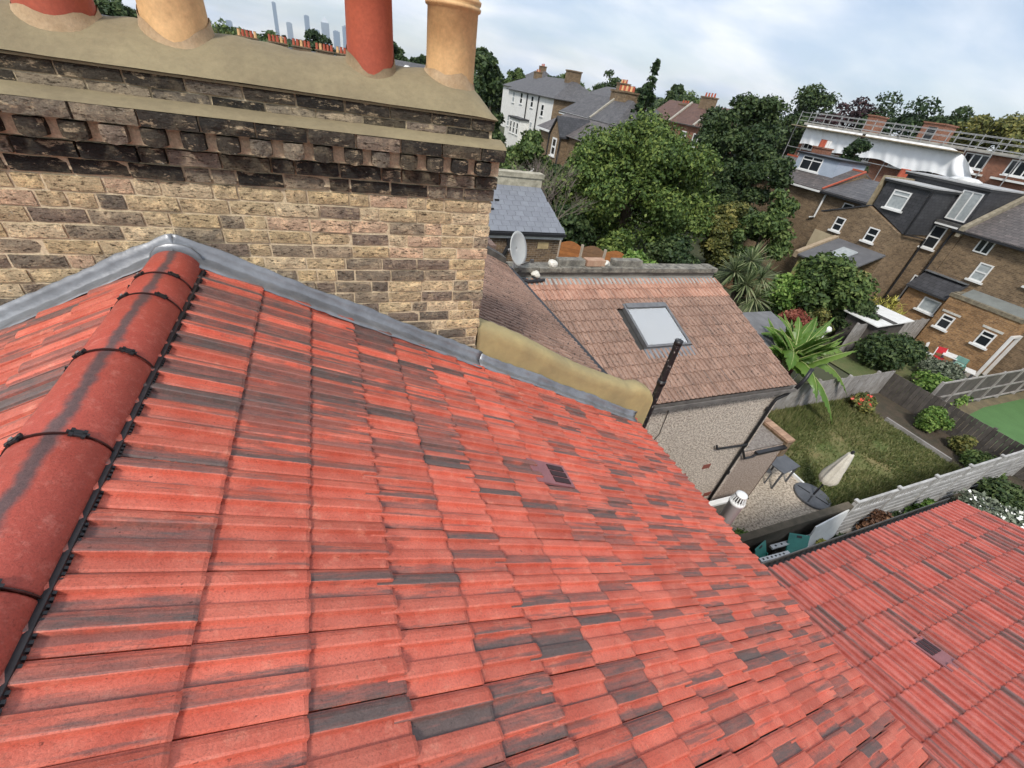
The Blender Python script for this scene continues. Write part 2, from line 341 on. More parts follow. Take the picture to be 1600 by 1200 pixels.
def lay_tiles(parent, fr, me, spots, gauge=GA, cw=CW, bias=lambda x, y: 0., cap=300, name='tile', rest='tile_remainder'):
    """spots: (x of head along the slope, y across). The cap tiles that show largest are single parts, the others one part"""
    inv = []
    for x, y in spots:
        p = pix(fr @ Vector((x+gauge/2, y+cw/2, .03)))
        a = 0
        if p and -60 < p[0] < 1660 and -60 < p[1] < 1260: a = 1/p[2]**2
        inv.append((a, x, y))
    inv.sort(key=lambda t: -t[0])
    n = 0; tail = MB()
    for a, x, y in inv:
        mw = fr @ Matrix.Translation((x+jit(.002), y+jit(.0012), jit(.0012))) @ Matrix.Rotation(jit(.006), 4, 'Z') @ Matrix.Rotation(jit(.004), 4, 'X')
        if a > 0 and n < cap:
            o = link(name, me, parent, mw=mw); b = bias(x, y); o.color = (b, b, b, 1); n += 1
        else:
            tail.raw([mw @ v.co for v in me.vertices], [tuple(p.vertices) for p in me.polygons])
    if tail.v:
        o = tail.build(rest, me.materials[0], parent); o['kind'] = 'stuff'; o.color = (0, 0, 0, 1)
    return n

# ------------------------------------------------------------------ the house we stand on
house = empty('terraced_house', (0, 0, -7.6), 'terraced house in the foreground under a bright red interlocking tile roof with half-round ridge', 'house')
tp = math.tan(PITCH); cp, sp = math.cos(PITCH), math.sin(PITCH)
S1 = .430
EAVE_S = S1+13.4*GA
w = MB(); w.prism([(-3.75, -3.2, -7.6), (3.7, -3.2, -7.6), (3.7, -3.2, -3.7*tp-.12), (0, -3.2, -.12), (-3.75, -3.2, -3.75*tp-.12)], (0, 6.08, 0))
w.build('wall', BW_STOCK, house)
FELT = M('roofing_felt', (.05, .048, .045), None, 8, 3, .9, .2)
rear = MB(); rear.prism([(0, -3.2, -.09), (3.83, -3.2, -3.83*tp-.09), (3.83, -3.2, -3.83*tp-.005), (0, -3.2, -.005)], (0, 6.04, 0))
rear = rear.build('roof', FELT, house)
front = MB(); front.prism([(-.002, -3.2, -.09), (-.002, -3.2, -.005), (-3.9, -3.2, -3.9*tp-.005), (-3.9, -3.2, -3.9*tp-.09)], (0, 6.04, 0))
front = front.build('roof', FELT, house)
TM = tile_mesh('tile', TILE)
fr_rear = frame((0, 0, 0), (cp, 0, -sp), (sp, 0, cp))
def rear_bias(x, y):
    b = .0
    if y > 1.1: b += .015+.03*max(0, 1-x/1.3)
    if x < .4 and y > 1.1: b += .02
    if x > 2.2: b -= .012
    if y > 1.3 and x < 1.3: b += .075
    return b+jit(.035)
Y0R = 2.84-.012
spots = []
VENT = None
for k in range(15):
    tail = S1+k*GA
    head = tail-GA-.055
    off = .004*((k*7) % 5)-.008
    for j in range(30):
        y = Y0R-CW*(j+1)+off+.045
        if k == 7 and abs(y+.1-1.53) < .1: VENT = (head, y); continue
        spots.append((head, y))
lay_tiles(rear, fr_rear, TM, spots, bias=rear_bias)
VENTM = M('purple_brown_vent_plastic', (.30, .12, .125), (.25, .10, .105), 10, 4, .5, .15, 80, .002)
VENTD = M('vent_slot_dark', (.045, .018, .02), None, 10, 2, .6, 0)
def vent_tile(parent, fr, x, y):
    mb = MB(); mb.box(0, GA+.055, 0, CW-.004, .022, .038); mb.cur = 0
    o = mb.build('vent_tile', VENTM, parent); l, q, s = (fr @ Matrix.Translation((x, y, .004))).decompose()
    o.parent = None; o.matrix_parent_inverse = Matrix(); o.location = l; o.rotation_euler = q.to_euler(); adopt(o, parent)
    o['label'] = 'plum-brown plastic vent tile with three dark slots'
    for i in range(3):
        g = MB(); xx0, xx1 = .16, .30; yy = .022+i*.054
        g.prism([(xx0, yy, .038), (xx1, yy, .0385), (xx1, yy+.042, .0385), (xx0, yy+.042, .038)], (0, 0, .0055))
        c = g.build('vent_slot', VENTD); mwp = fr @ Matrix.Translation((x, y, .004)); l, q, s = mwp.decompose(); c.location = l; c.rotation_euler = q.to_euler(); adopt(c, parent)
vent_tile(rear, fr_rear, *VENT)
fr_front = frame((0, 0, 0), (-cp, 0, -sp), (-sp, 0, cp))
spots = []
for k in range(13):
    head = S1+k*GA-GA-.055
    for j in range(22):
        spots.append((head, -2.84+.012+CW*j-.03))       # across axis runs to -Y here
lay_tiles(front, fr_front, TM, spots, bias=lambda x, y: .035+jit(.05), cap=120)
# ridge: half-round tiles with union clips, comb strip on both sides
ridge = MB(); ridge.box(-.03, .03, -3.2, 2.80, -.06, .02); ridge = ridge.build('ridge', M('ridge_batten', (.18, .11, .06), None, 6, 3), house)
def half_round(L, r=.128, t=.016, nseg=18):
    v = []; f = []
    for y in (0, .006, L-.006, L):
        dr = -.003 if y in (0, L) else 0
        for i in range(nseg+1):
            a = math.pi*(i/nseg); a = R(6)+(math.pi-2*R(6))*i/nseg
            v.append(((r+dr)*math.cos(a), y, (r*.92+dr)*math.sin(a)))
    n = nseg+1
    for q in range(3):
        for i in range(nseg): f.append((q*n+i, (q+1)*n+i, (q+1)*n+i+1, q*n+i+1))
    b = len(v)
    for y in (0, L):
        for i in range(n):
            a = R(6)+(math.pi-2*R(6))*i/nseg; v.append(((r-t)*math.cos(a), y, (r*.92-t)*math.sin(a)))
    for i in range(nseg):
        f.append((b+i, b+n+i, b+n+i+1, b+i+1)[::-1]); f.append((i, i+1, b+i+1, b+i)); f.append((3*n+i, b+n+i, b+n+i+1, 3*n+i+1))
    f.append((0, b, b+n, 3*n, 2*n, n)); f.append((n-1, 2*n-1, 3*n-1, 4*n-1, b+2*n-1, b+n-1))
    me = mesh('ridge_tile', v, f, RIDGE)
    for p in me.polygons:
        if len(p.vertices) == 4: p.use_smooth = True
    return me
joints = [2.755, 2.45, 2.21, 1.73, 1.27, .79, .32, -.14, -.6, -1.07, -1.54, -2.0, -2.47, -2.94]
RZ = -.045
for a, bq in zip(joints[:-1], joints[1:]):
    L = a-bq-.008
    o = link('ridge_tile', half_round(L), ridge, loc=(jit(.002), bq+.004, RZ+jit(.0015)), rot=(0, jit(.01), jit(.003)))
UNION = M('dark_union_seal', (.06, .018, .015), None, 30, 2, .5, .1)
for jy in joints[1:9]:
    mb = MB(); n = 20
    pts = [(.1285*math.cos(R(5)+(math.pi-R(10))*i/n), jy, RZ+.119*math.sin(R(5)+(math.pi-R(10))*i/n)) for i in range(n+1)]
    for p, q in zip(pts[:-1], pts[1:]): mb.bar(p, q, .006, .003, upv=(0, 1, 0))
    u = mb.build('ridge_union', M('union_maroon', (.07, .02, .018), None, 30, 2, .5, .1) if False else UNION, ridge)
    for ang in (58, 122, 168):
        c = MB(); a = R(ang); ctr = Vector((.133*math.cos(a), jy, RZ+.124*math.sin(a))); tx = Vector((-math.sin(a), 0, math.cos(a))); nz = Vector((math.cos(a), 0, math.sin(a)))
        for dy, wd in ((-.008, .012), (0, .026), (.008, .012)):
            p = ctr+Vector((0, dy, 0)); c.bar(p-tx*wd, p+tx*wd, .008, .008 if dy == 0 else .006, upv=nz)
        c.bar(ctr-tx*.014-Vector((0, .015, 0)), ctr-tx*.014+Vector((0, .015, 0)), .009, .008, upv=nz)
        c.bar(ctr+tx*.014-Vector((0, .015, 0)), ctr+tx*.014+Vector((0, .015, 0)), .009, .008, upv=nz)
        co = c.build('clip', BLACK, ridge)
        if ang == 122:
            sb = MB(); p = ctr+nz*.006; sb.tube([p, p+nz*.004], .0065, 8); sb.build('screw', SCREW, ridge)
for sx in (1, -1):
    mb = MB(); mb.bar((sx*.130, -3.1, -.030), (sx*.130, 2.76, -.030), .020, .016)
    y = 2.74
    while y > -1.2:
        mb.bar((sx*.130, y, -.030), (sx*.144, y, -.0365), .008, .011); y -= .016
    mb.build('ridge_comb', BLACK, ridge)
# lead flashing against the stack, then along the rendered parapet
def lead_strip(sgn, s0, s1, yw, updim, apron, name='lead_flashing', rough=.0045):
    prof = [(yw-.001, updim), (yw-.004, updim*.75), (yw-.010, .085), (yw-.016, .064), (yw-.026, .056), (yw-.03-apron*.4, .051), (yw-.03-apron, .045)]
    v = []; f = []; n = max(6, int((s1-s0)/.045)); m = len(prof)
    for i in range(n+1):
        s = s0+(s1-s0)*i/n; lapstep = .004*(((s-s0) % 1.35) < .12)
        for j, (y, h) in enumerate(prof):
            dy = jit(rough)*.5; dh = jit(rough)+lapstep
            if j == m-1: dy = jit(.004)+.006*math.sin(s*5.1); dh = jit(.002)
            if j == 0: dh = jit(.006)+.006*math.sin(s*7.7); dy = 0
            se = max(s, -sp*(h+dh)/cp); v.append((sgn*(se*cp+sp*(h+dh)), y+dy, -se*sp+cp*(h+dh)))
    for i in range(n):
        for j in range(m-1):
            q = (i*m+j, (i+1)*m+j, (i+1)*m+j+1, i*m+j+1); f.append(q if sgn > 0 else q[::-1])
    me = mesh(name, v, f, LEAD, True); o = link(name, me, house)
    md = o.modifiers.new('th', 'SOLIDIFY'); md.thickness = .003; return o
lead_strip(1, -.075, 2.05, 2.838, .13, .10)
lead_strip(-1, -.075, 3.6, 2.838, .13, .10)
lead_strip(1, 2.045, 4.22, 2.838, .12, .075, rough=.007)
ap = MB(); ap.lathe([(.15, -.09), (.145, -.02), (.125, .03), (.09, .06), (.04, .075), (.0, .078)], (0, 0, 0), 16)
o = ap.build('lead_saddle', LEAD, house, True); o.location = (0, 2.80, .0); o.scale = (.92, .16, 1.2)
fa = MB(); fa.box(3.70, 3.80, -3.2, 2.84, -2.22, -3.8*tp-.1); fa.build('fascia', WHITEP, house)

# ------------------------------------------------------------------ chimney stack
stack = empty('chimney_stack', (.0, 3.15, -.9), 'wide weathered stock brick chimney stack with dentil corbels and cement top', 'chimney')
core = MB()
core.box(-1.835, 1.832, 2.852, 3.45, -1.2, .43); core.box(-1.84, 1.84, 2.842, 3.46, .43, .57); core.box(-1.85, 1.845, 2.800, 3.48, .572, .66); core.box(-1.86, 1.852, 2.765, 3.52, .662, .728)
core.box(-1.82, 1.80, 2.872, 3.44, .73, .875)
core.build('mortar_core', MORTAR, stack)
def brick_mesh(L, h, d, seed, rounded=0):
    rr = random.Random(seed); nx, nz = 5, 3; v = []; f = []
    for k in range(nz):
        for i in range(nx):
            x = L*i/(nx-1); z = h*k/(nz-1); e = (i in (0, nx-1))+(k in (0, nz-1))
            y = (.006 if e == 2 else .003 if e else 0)+rr.uniform(-.0024, .0024)
            if rounded: y += rounded*((abs(i-2)/2)**2.2)*.6; z += (rounded*.5*(abs(i-2)/2)**2 if k == 0 else 0)
            v.append((x+(rr.uniform(-.002, .002)), y, z+rr.uniform(-.0014, .0014)))
    for k in range(nz-1):
        for i in range(nx-1): a = k*nx+i; f.append((a, a+1, a+nx+1, a+nx))
    ring = [i for i in range(nx)]+[nx*(k+1)+nx-1 for k in range(nz-1)]+[nx*(nz-1)+i for i in range(nx-2, -1, -1)]+[nx*k for k in range(nz-2, 0, -1)]
    b = len(v)
    for i in ring: p = v[i]; v.append((p[0], d, p[2]))
    n = len(ring)
    for i in range(n): f.append((ring[(i+1) % n], ring[i], b+i, b+(i+1) % n))
    return mesh('brick', v, f, BRICK)
BM = {}
def bmesh_of(L, kind='n'):
    key = (round(L, 3), kind)
    if key not in BM:
        BM[key] = [brick_mesh(L, .0665 if kind != 'd' else .078, .06 if kind != 'd' else .075, int(L*1000)*7+(500 if kind == 'd' else 0)+i, .02 if kind == 'd' else 0) for i in range(4 if kind == 'n' else 5)]
    return random.choice(BM[key])
BUFF = [(.64, .50, .30), (.70, .56, .36), (.60, .46, .265), (.65, .46, .31), (.66, .52, .32), (.56, .43, .26)]
GRY = [(.29, .24, .175), (.24, .20, .15), (.36, .29, .205), (.19, .16, .125), (.27, .21, .16)]
SOOT = [(.042, .038, .033), (.058, .050, .041), (.080, .068, .053), (.035, .032, .028), (.10, .083, .06)]
bl = []      # (x, y, z, mesh, colour)
def course(z, yf, x0, x1, pal, kind='n', stagger=0):
    x = x0+stagger; lens = (.218, .218, .1045)
    while x < x1-.05:
        L = random.choice(lens)
        if kind == 's': L = .226
        if x1-x < L+.06: L = x1-x
        L = min(max(L, .06), .26)
        bl.append((x, yf+jit(.0035), z+jit(.0015), bmesh_of(round(L, 2) if L not in lens+(.226,) else L), random.choice(random.choice(pal))))
        x += L+.0115
XL = -1.30
for i in range(20):
    z = .41-.08*(i+1)+.004
    lo = max(XL, -(-z+.12)/tp) if z < 0 else XL
    if z < 0:
        # only above the roof line on either side
        for (a, bq) in ((XL, -max(0, (-z-.08)/tp)+.0), (max(0, (-z-.08)/tp), 1.842)):
            if z > -.12: a, bq = XL, 1.842
            if bq-a > .08:
                a2 = a if a == XL else a-random.choice((.0, .06, .11))
                course(z, 2.842, a2-(0 if a2 != XL else random.choice((0, .11, .06))), bq, [BUFF, BUFF, GRY] if i < 4 else [BUFF, GRY, GRY])
            if z > -.12: break
    else:
        course(z, 2.842, XL-random.choice((0, .11, .06)), 1.842, [BUFF, BUFF, GRY] if i != 0 else [BUFF, BUFF])
course(.413, 2.832, XL-.05, 1.843, [SOOT, SOOT, GRY]); course(.493, 2.803, XL-.1, 1.848, [GRY, SOOT, SOOT, SOOT])
x = XL
while x < 1.80:
    bl.append((x, 2.742+jit(.006), .574, bmesh_of(.096, 'd'), random.choice(random.choice([SOOT, SOOT, SOOT, GRY])))); x += .150+jit(.008)
course(.662, 2.738, XL-.08, 1.862, [SOOT, SOOT, GRY], 's'); course(.740, 2.862, XL-.03, 1.805, [SOOT, SOOT, GRY], 's'); course(.815, 2.855, XL-.12, 1.81, [SOOT, GRY, SOOT], 's')
def bshow(t):
    p = pix((t[0]+.1, t[1], t[2]+.03))
    if not p or not (-70 < p[0] < 1660 and -60 < p[1] < 1260): return 0
    return 1/p[2]
bl.sort(key=lambda t: -bshow(t))
rest = MB()
for i, (x, y, z, me, c) in enumerate(bl):
    if i < 300 and bshow(t=bl[i]) > 0:
        o = link('brick', me, stack, loc=(x, y, z), rot=(jit(.012), jit(.008), jit(.015))); o.color = (*c, 1)
    else:
        rest.raw([(p.co.x+x, p.co.y+y, p.co.z+z) for p in me.vertices], [tuple(p.vertices) for p in me.polygons])
if rest.v:
    o = rest.build('brick_remainder', BRICK, stack); o['kind'] = 'stuff'; o.color = (.2, .15, .1, 1)
print('bricks', len(bl))
def sheet(name, xs, ys, zf, m, parent, smooth=True):
    v = [(x, y, zf(x, y)) for y in ys for x in xs]; n = len(xs); f = []
    for j in range(len(ys)-1):
        for i in range(n-1): f.append((j*n+i, j*n+i+1, (j+1)*n+i+1, (j+1)*n+i))
    return link(name, mesh(name, v, f, m, smooth), parent)
lv = MB(); n = 90
vv = []; ff = []
for i in range(n+1):
    x = -1.86+3.722*i/n; j1 = jit(.004)
    for (y, z) in ((2.742+j1, .731), (2.752+j1, .742+jit(.002)), (2.80, .757+jit(.002)), (2.872, .772)): vv.append((x if i < n else x, y, z))
    if i:
        for q in range(3): a = (i-1)*4+q; ff.append((a, a+4, a+5, a+1))
link('mortar_ledge', mesh('mortar_ledge', vv, ff, FLAUNCH, True), stack)
def fl_z(x, y):
    t = min(1, max(0, (y-2.83)/.36)); t2 = min(1, max(0, (3.50-y)/.30)); e = min(1, max(0, (1.835-x)/.22)); e2 = min(1, max(0, (x+1.835)/.22))
    h = min(math.sin(t*math.pi/2)**.8, math.sin(t2*math.pi/2)**.8)*(math.sin(e*math.pi/2)**.7)*(math.sin(e2*math.pi/2)**.7)
    return .872+.185*h+(.006*math.sin(x*5.3+y*4)+.004*math.sin(x*13+1)+.003*math.sin(x*31+y*22))*min(1, h*2.5)
xs = [-1.835+3.655*i/110 for i in range(111)]; xs[-1] = 1.822
fl = sheet('flaunching', xs, [2.836+.664*i/22 for i in range(23)], fl_z, FLAUNCH, stack)
sk = MB(); sk.box(-1.83, 1.818, 2.846, 3.49, .868, .878); sk.build('flaunching_base', FLAUNCH, stack)
FILLET = M('pale_mortar_fillet', (.50, .36, .22), (.40, .27, .15), 12, 5, .9, .5, 70, .004)
def pot(x, y, r0, r1, h, m, label, rings=(), fill=FILLET, zb=.93):
    o = empty('chimney_pot', (x, y, zb), label, 'chimney pot')
    prof = [(r0*1.02, 0), (r0, .06), (r0*.985, .12)]
    z = .12
    for rz in rings:
        rr_ = r0+(r1-r0)*rz/h
        prof += [(rr_, rz-.028), (rr_+.012, rz-.022), (rr_+.015, rz-.008), (rr_+.004, rz), (rr_+.012, rz+.010), (rr_+.014, rz+.024), (rr_, rz+.032)]
    prof += [(r1, h-.09), (r1+.018, h-.075), (r1+.022, h-.03), (r1+.012, h), (r1-.02, h), (r1-.026, h-.05), (r0-.03, .1)]
    b = MB(); b.lathe(prof, (x, y, zb), 32); b.build('body', m, o, True)
    g = MB(); n = 28; vv = []; ff = []
    for k in range(n):
        a = 2*math.pi*k/n; hh = .022+.016*math.sin(a*2+x*7)+.008*math.sin(a*5+x)+jit(.004)
        px, py = math.cos(a), math.sin(a)
        for (rr_, dz) in ((r0*1.012, hh*1.3+.012), (r0*1.03, hh*.7+.004), (r0*1.075, -.003)):
            zz_ = fl_z(x+px*rr_, y+py*rr_); vv.append((x+px*rr_, y+py*rr_, zz_+dz))
    for k in range(n):
        for q in range(2): a, c = k*3+q, ((k+1) % n)*3+q; ff.append((a, a+1, c+1, c))
    link('mortar_fillet', mesh('mortar_fillet', vv, ff, fill, True), o)
    return o
pot(-.235, 3.10, .146, .118, .80, POT_RED, 'leftmost red terracotta chimney pot with a pale mortar fillet at its foot', fill=FILLET)
pot(.215, 3.10, .143, .115, .80, POT_BUFF, 'buff clay chimney pot between the two red pots')
pot(1.118, 3.10, .128, .115, .75, POT_RED, 'slender red terracotta chimney pot beside the ringed buff pot', fill=M('olive_fillet', (.33, .24, .14), None, 9, 4, .9, .4))
pot(1.58, 3.12, .146, .142, .74, POT_BUFF, 'buff clay chimney pot with moulded rings at the right end of the stack', rings=(.455,))
# ------------------------------------------------------------------ ground
GZ = -7.6
def ground_material():
    m, nt, lk, b = newmat('distant_ground'); t = nt.new('ShaderNodeTexCoord')
    c = mixn(nt, lk, noise(nt, lk, t.outputs['Object'], .05, 5, .6), (.05, .075, .03), (.11, .10, .06))
    c = mixn(nt, lk, noise(nt, lk, t.outputs['Object'], .9, 5, .6), c, (.045, .05, .025)); lk.new(c, b.inputs['Base Color']); b.inputs['Roughness'].default_value = 1
    return m
g = MB(); g.raw([(-9000, -9000, GZ-.06), (9000, -9000, GZ-.06), (9000, 9000, GZ-.06), (-9000, 9000, GZ-.06)], [(0, 1, 2, 3)])
tag(g.build('ground', ground_material()), kind='structure')
LAWN = M('worn_lawn', (.10, .13, .035), (.24, .19, .085), .55, 7, 1, .9, 30, .03, fine=.35, lo=.40, hi=.62)
def flat(name, m, pts, z=GZ, kind='structure'):
    f = MB(); f.raw([(x, y, z) for x, y in pts], [tuple(range(len(pts)))]); return tag(f.build(name, m), kind=kind)
flat('lawn', LAWN, [(13.5, 2.95), (20.4, 2.95), (20.4, 7.8), (13.5, 7.8)], GZ+.004)
SOIL = M('garden_soil', (.085, .062, .042), (.05, .045, .028), 3, 6, 1, .8, 25, .03, fine=.3)
flat('flower_bed', SOIL, [(20.4, 2.95), (22.45, 2.95), (22.45, 7.8), (20.4, 7.8)], GZ+.004)
GRAVEL = M('pea_gravel_concrete', (.60, .51, .40), (.26, .21, .16), 17, 3, .95, 1., 40, .02, fine=.3, lo=.42, hi=.62)
flat('patio', GRAVEL, [(7.5, 2.95), (13.5, 2.95), (13.5, 4.58), (13.5, 6.4), (11.25, 6.4), (11.25, 4.6), (7.5, 4.6)], GZ+.006)
PASSAGE = M('passage_concrete', (.23, .20, .165), (.15, .13, .11), 2.5, 6, .95, .5, 40, .01, fine=.2)
flat('side_passage', PASSAGE, [(3.7, 1.4), (14, 1.4), (14, 2.95), (3.7, 2.95)], GZ+.005)
flat('side_passage', PASSAGE, [(4.0, 2.95), (7.5, 2.95), (7.5, 4.6), (4.0, 4.6)], GZ+.005)
flat('garden_bed', SOIL, [(14, -4), (22.4, -4), (22.4, 2.95), (14, 2.95)], GZ+.005)

# ------------------------------------------------------------------ rendered party parapet
par = MB(); n = 60; vv = []; ff = []
for i in range(n+1):
    x = 1.842+2.18*i/n; t = i/n
    h = .372+.02*math.sin(t*9)+jit(.003)
    if t > .84: h += .065*math.sin(min(1, (t-.84)/.10)*math.pi/2)
    if t > .97: h -= .05*((t-.97)/.03)**2
    zt = -x*tp+h
    ring = [(2.845, -x*tp-.25), (2.843, zt-.10), (2.848, zt-.045), (2.868, zt-.012), (2.905, zt), (2.97, zt+.004), (3.03, zt-.008), (3.06, zt-.04), (3.068, zt-.10), (3.068, -x*tp-.25)]
    xx = x-.0*(i == n)
    for y, z in ring: vv.append((xx, y+jit(.0015), z+jit(.0015)))
m_ = 10
for i in range(n):
    for j in range(m_-1): a = i*m_+j; ff.append((a, a+m_, a+m_+1, a+1))
ff.append(tuple(n*m_+j for j in range(m_))); ff.append(tuple(range(m_))[::-1])
po = link('parapet_wall', mesh('parapet_wall', vv, ff, OCHRE, True))
tag(po, 'sloping ochre rendered parapet wall running down from the brick chimney', 'wall')

# ------------------------------------------------------------------ our own rear extension
ext = empty('rear_extension', (6.8, -.5, GZ), 'rear extension with pinkish red ribbed tile roof in the lower right', 'extension')
OSL = .31; oa = math.atan(OSL); EY, EZ = 1.33, -3.27
b = MB(); b.prism([(3.72, 1.22, GZ), (3.72, -3.2, GZ), (3.72, -3.2, EZ+(EY+3.2)*OSL-.09), (3.72, 1.22, EZ+.11*OSL-.09)], (5.82, 0, 0)); b.build('wall', BW_STOCK, ext)
er = MB(); er.prism([(3.72, 1.30, EZ-.06), (3.72, 1.30, EZ-.005), (3.72, -3.2, EZ+(EY+3.2)*OSL-.005), (3.72, -3.2, EZ+(EY+3.2)*OSL-.06)], (5.86, 0, 0)); er = er.build('roof', FELT, ext)
fr_ext = frame((0, EY, EZ), (0, math.cos(oa), -math.sin(oa)), (0, math.sin(oa), math.cos(oa)))
PROF_L = [(0, .0), (.008, .002), (.022, .003), (.027, .024), (.034, .030), (.060, .030), (.067, .024), (.072, .003), (.1, .001), (.122, .003), (.127, .024), (.134, .030), (.160, .030), (.167, .024), (.172, .003), (.1985, .001)]
TML = tile_mesh('tile', TILE_LOW, gauge=.30, prof=PROF_L)
spots = []; VL = None
for k in range(15):
    tail = .035-k*.30; head = tail-.30-.055
    for j in range(30):
        y = -9.62+j*.2      # across axis runs to -X
        if -y < 3.9: continue
        if k == 4 and abs((-y-.1)-5.85) < .1: VL = (head, y); continue
        spots.append((head, y))
lay_tiles(er, fr_ext, TML, spots, gauge=.30, bias=lambda x, y: .0+jit(.05))
if VL:
    vent_tile(er, fr_ext, *VL)
gu = MB()
for (a, bq, c, d) in ((1.345, 1.36, EZ-.10, EZ-.02), (1.45, 1.463, EZ-.10, EZ-.012), (1.345, 1.463, EZ-.112, EZ-.10)): gu.box(3.9, 9.6, a, bq, c, d)
GUT = M('grey_black_gutter', (.085, .08, .075), (.05, .048, .045), 6, 5, .6, .2, 40, .003)
gu.build('gutter', GUT, ext)
fb = MB(); fb.box(3.9, 9.58, 1.25, 1.335, EZ-.2, EZ-.035); fb.build('fascia', GUT, ext)
vg = MB(); vg.bar((9.60, 1.33, EZ-.015), (9.60, -3.2, EZ-.015+4.53*OSL), .035, .09); vg.build('verge', WHITEP, ext)
jn = MB(); jn.bar((4.0, 1.33, EZ+.04), (4.0, -3.2, EZ+.04+4.53*OSL), .2, .012); jn.build('lead_flashing', LEAD, ext)

# ------------------------------------------------------------------ neighbour beyond the parapet
nb = empty('terraced_house', (2, 5.4, GZ), 'neighbouring house with weathered brown tile roof behind the chimney and ochre parapet', 'house')
b = MB(); b.prism([(-3.7, 3.07, GZ), (3.9, 3.07, GZ), (3.9, 3.07, -3.9*tp-.14), (0, 3.07, -.14), (-3.7, 3.07, -3.7*tp-.14)], (0, 4.7, 0)); b.build('wall', BW_STOCK, nb)
nr = MB(); nr.prism([(-.0, 3.07, -.1), (4.06, 3.07, -4.06*tp-.1), (4.06, 3.07, -4.06*tp-.01), (0, 3.07, -.01), (-3.8, 3.07, -3.8*tp-.01), (-3.8, 3.07, -3.8*tp-.1)], (0, 4.72, 0)); nr = nr.build('roof', FELT, nb)
TMO = tile_mesh('tile', TILE_OLD, prof=PROF_L, th=.011)
fr_nb = frame((0, 0, 0), (cp, 0, -sp), (sp, 0, cp))
spots = []
for k in range(6, 16):
    tail = .37+k*.2765; head = tail-GA-.055
    for j in range(23): spots.append((head, 3.09+j*.2045))
lay_tiles(nr, fr_nb, TMO, spots, bias=lambda x, y: jit(.05))
gq = MB(); gq.box(4.085, 4.16, 3.1, 7.74, -4.1*tp-.06, -4.1*tp+.035); gq.build('gutter', BLACK, nb)
# its rear wing: monopitch tile roof falling towards us, pebbledash wall
wing = empty('rear_wing', (7, 5.5, GZ), 'pebbledashed rear wing of the neighbouring house with brown ribbed tile roof and roof window', 'extension')
NSL = (3.36-2.29)/3.1; na = math.atan(NSL); NY, NZ = 4.58, -3.33
PEBBLE = M('pebbledash', (.74, .65, .55), (.36, .285, .23), 24, 3, .95, 1.0, 50, .02, fine=.35, lo=.42, hi=.60)
XW = 9.74
b = MB(); b.prism([(3.9, 4.66, GZ), (3.9, 7.75, GZ), (3.9, 7.75, -2.45), (3.9, 4.66, -3.48)], (XW-3.9, 0, 0)); b.build('wall', PEBBLE, wing)
wr = MB(); wr.prism([(3.9, 4.62, NZ-.07), (3.9, 7.72, NZ+3.14*NSL-.07), (3.9, 7.72, NZ+3.14*NSL-.01), (3.9, 4.62, NZ-.01)], (XW+.04-3.9, 0, 0)); wr = wr.build('roof', FELT, wing)
fr_w = frame((0, NY, NZ), (0, -math.cos(na), -math.sin(na)), (0, -math.sin(na), math.cos(na)))
GW, CWW = .2985, .232
TMW = tile_mesh('tile', TILE_OLD, gauge=GW, cw=CWW, prof=PROF_L, th=.024)
TILE_NEW = tile_material('orange_brown_tile', (.37, .19, .13), (.46, .27, .195), (.11, .07, .055), prob=.10, streak=.60, freq=22, bloom=(.55, .38, .29), rough=.85, moss=.1)
TMN = tile_mesh('tile', TILE_NEW, gauge=GW, cw=CWW, prof=PROF_L, th=.024)
tops = []
spots = []; SKY = (6.45, 7.70, 5.22, 6.62)
for k in range(11):
    tail = .03-k*GW; head = tail-GW-.055
    for j in range(25):
        x = 4.02+j*CWW
        yw_ = NY-(head+GW/2+.05)*math.cos(na)
        if 6.44 < x+CWW/2 < 7.72 and 5.70 < yw_ < 6.92: continue
        if yw_ > 7.8: continue
        (tops if k > 8 else spots).append((head, x))
lay_tiles(wr, fr_w, TMN, tops, gauge=GW, cw=CWW, bias=lambda x, y: jit(.05))
lay_tiles(wr, fr_w, TMW, spots, gauge=GW, cw=CWW, bias=lambda x, y: (-.03 if x < -2.6 else .01)+jit(.05))
# roof window
WGREY = M('anodised_frame', (.20, .20, .20), (.15, .15, .155), 8, 3, .45, .05, metal=.4)
BLIND = M('pale_blind', (.70, .70, .66), (.64, .64, .6), 2, 3, .6, 0)
def on_w(x, d, h): return fr_w @ Vector((d, x, h))     # d: distance down slope from the eave (negative = up)
def slab(x0, x1, d0, d1, h0, h1): 
    return [on_w(x0, d0, h0), on_w(x1, d0, h0), on_w(x1, d1, h0), on_w(x0, d1, h0), on_w(x0, d0, h1), on_w(x1, d0, h1), on_w(x1, d1, h1), on_w(x0, d1, h1)]
rwx0, rwx1, rwd0, rwd1 = 6.50, 7.66, -2.45, -1.24
f_ = MB(); fb_ = .055
f_.hexa(slab(rwx0, rwx0+fb_, rwd0, rwd1, .0, .10)); f_.hexa(slab(rwx1-fb_, rwx1, rwd0, rwd1, .0, .10)); f_.hexa(slab(rwx0+fb_+.002, rwx1-fb_-.002, rwd0, rwd0+.13, .0, .115)); f_.hexa(slab(rwx0+fb_+.002, rwx1-fb_-.002, rwd1-fb_, rwd1, .0, .098))
rw = f_.build('roof_window', WGREY, wing)
f_ = MB(); f_.hexa(slab(rwx0+fb_+.004, rwx1-fb_-.004, rwd0+.13, rwd1-fb_-.002, .03, .072)); f_.build('blind', BLIND, rw)
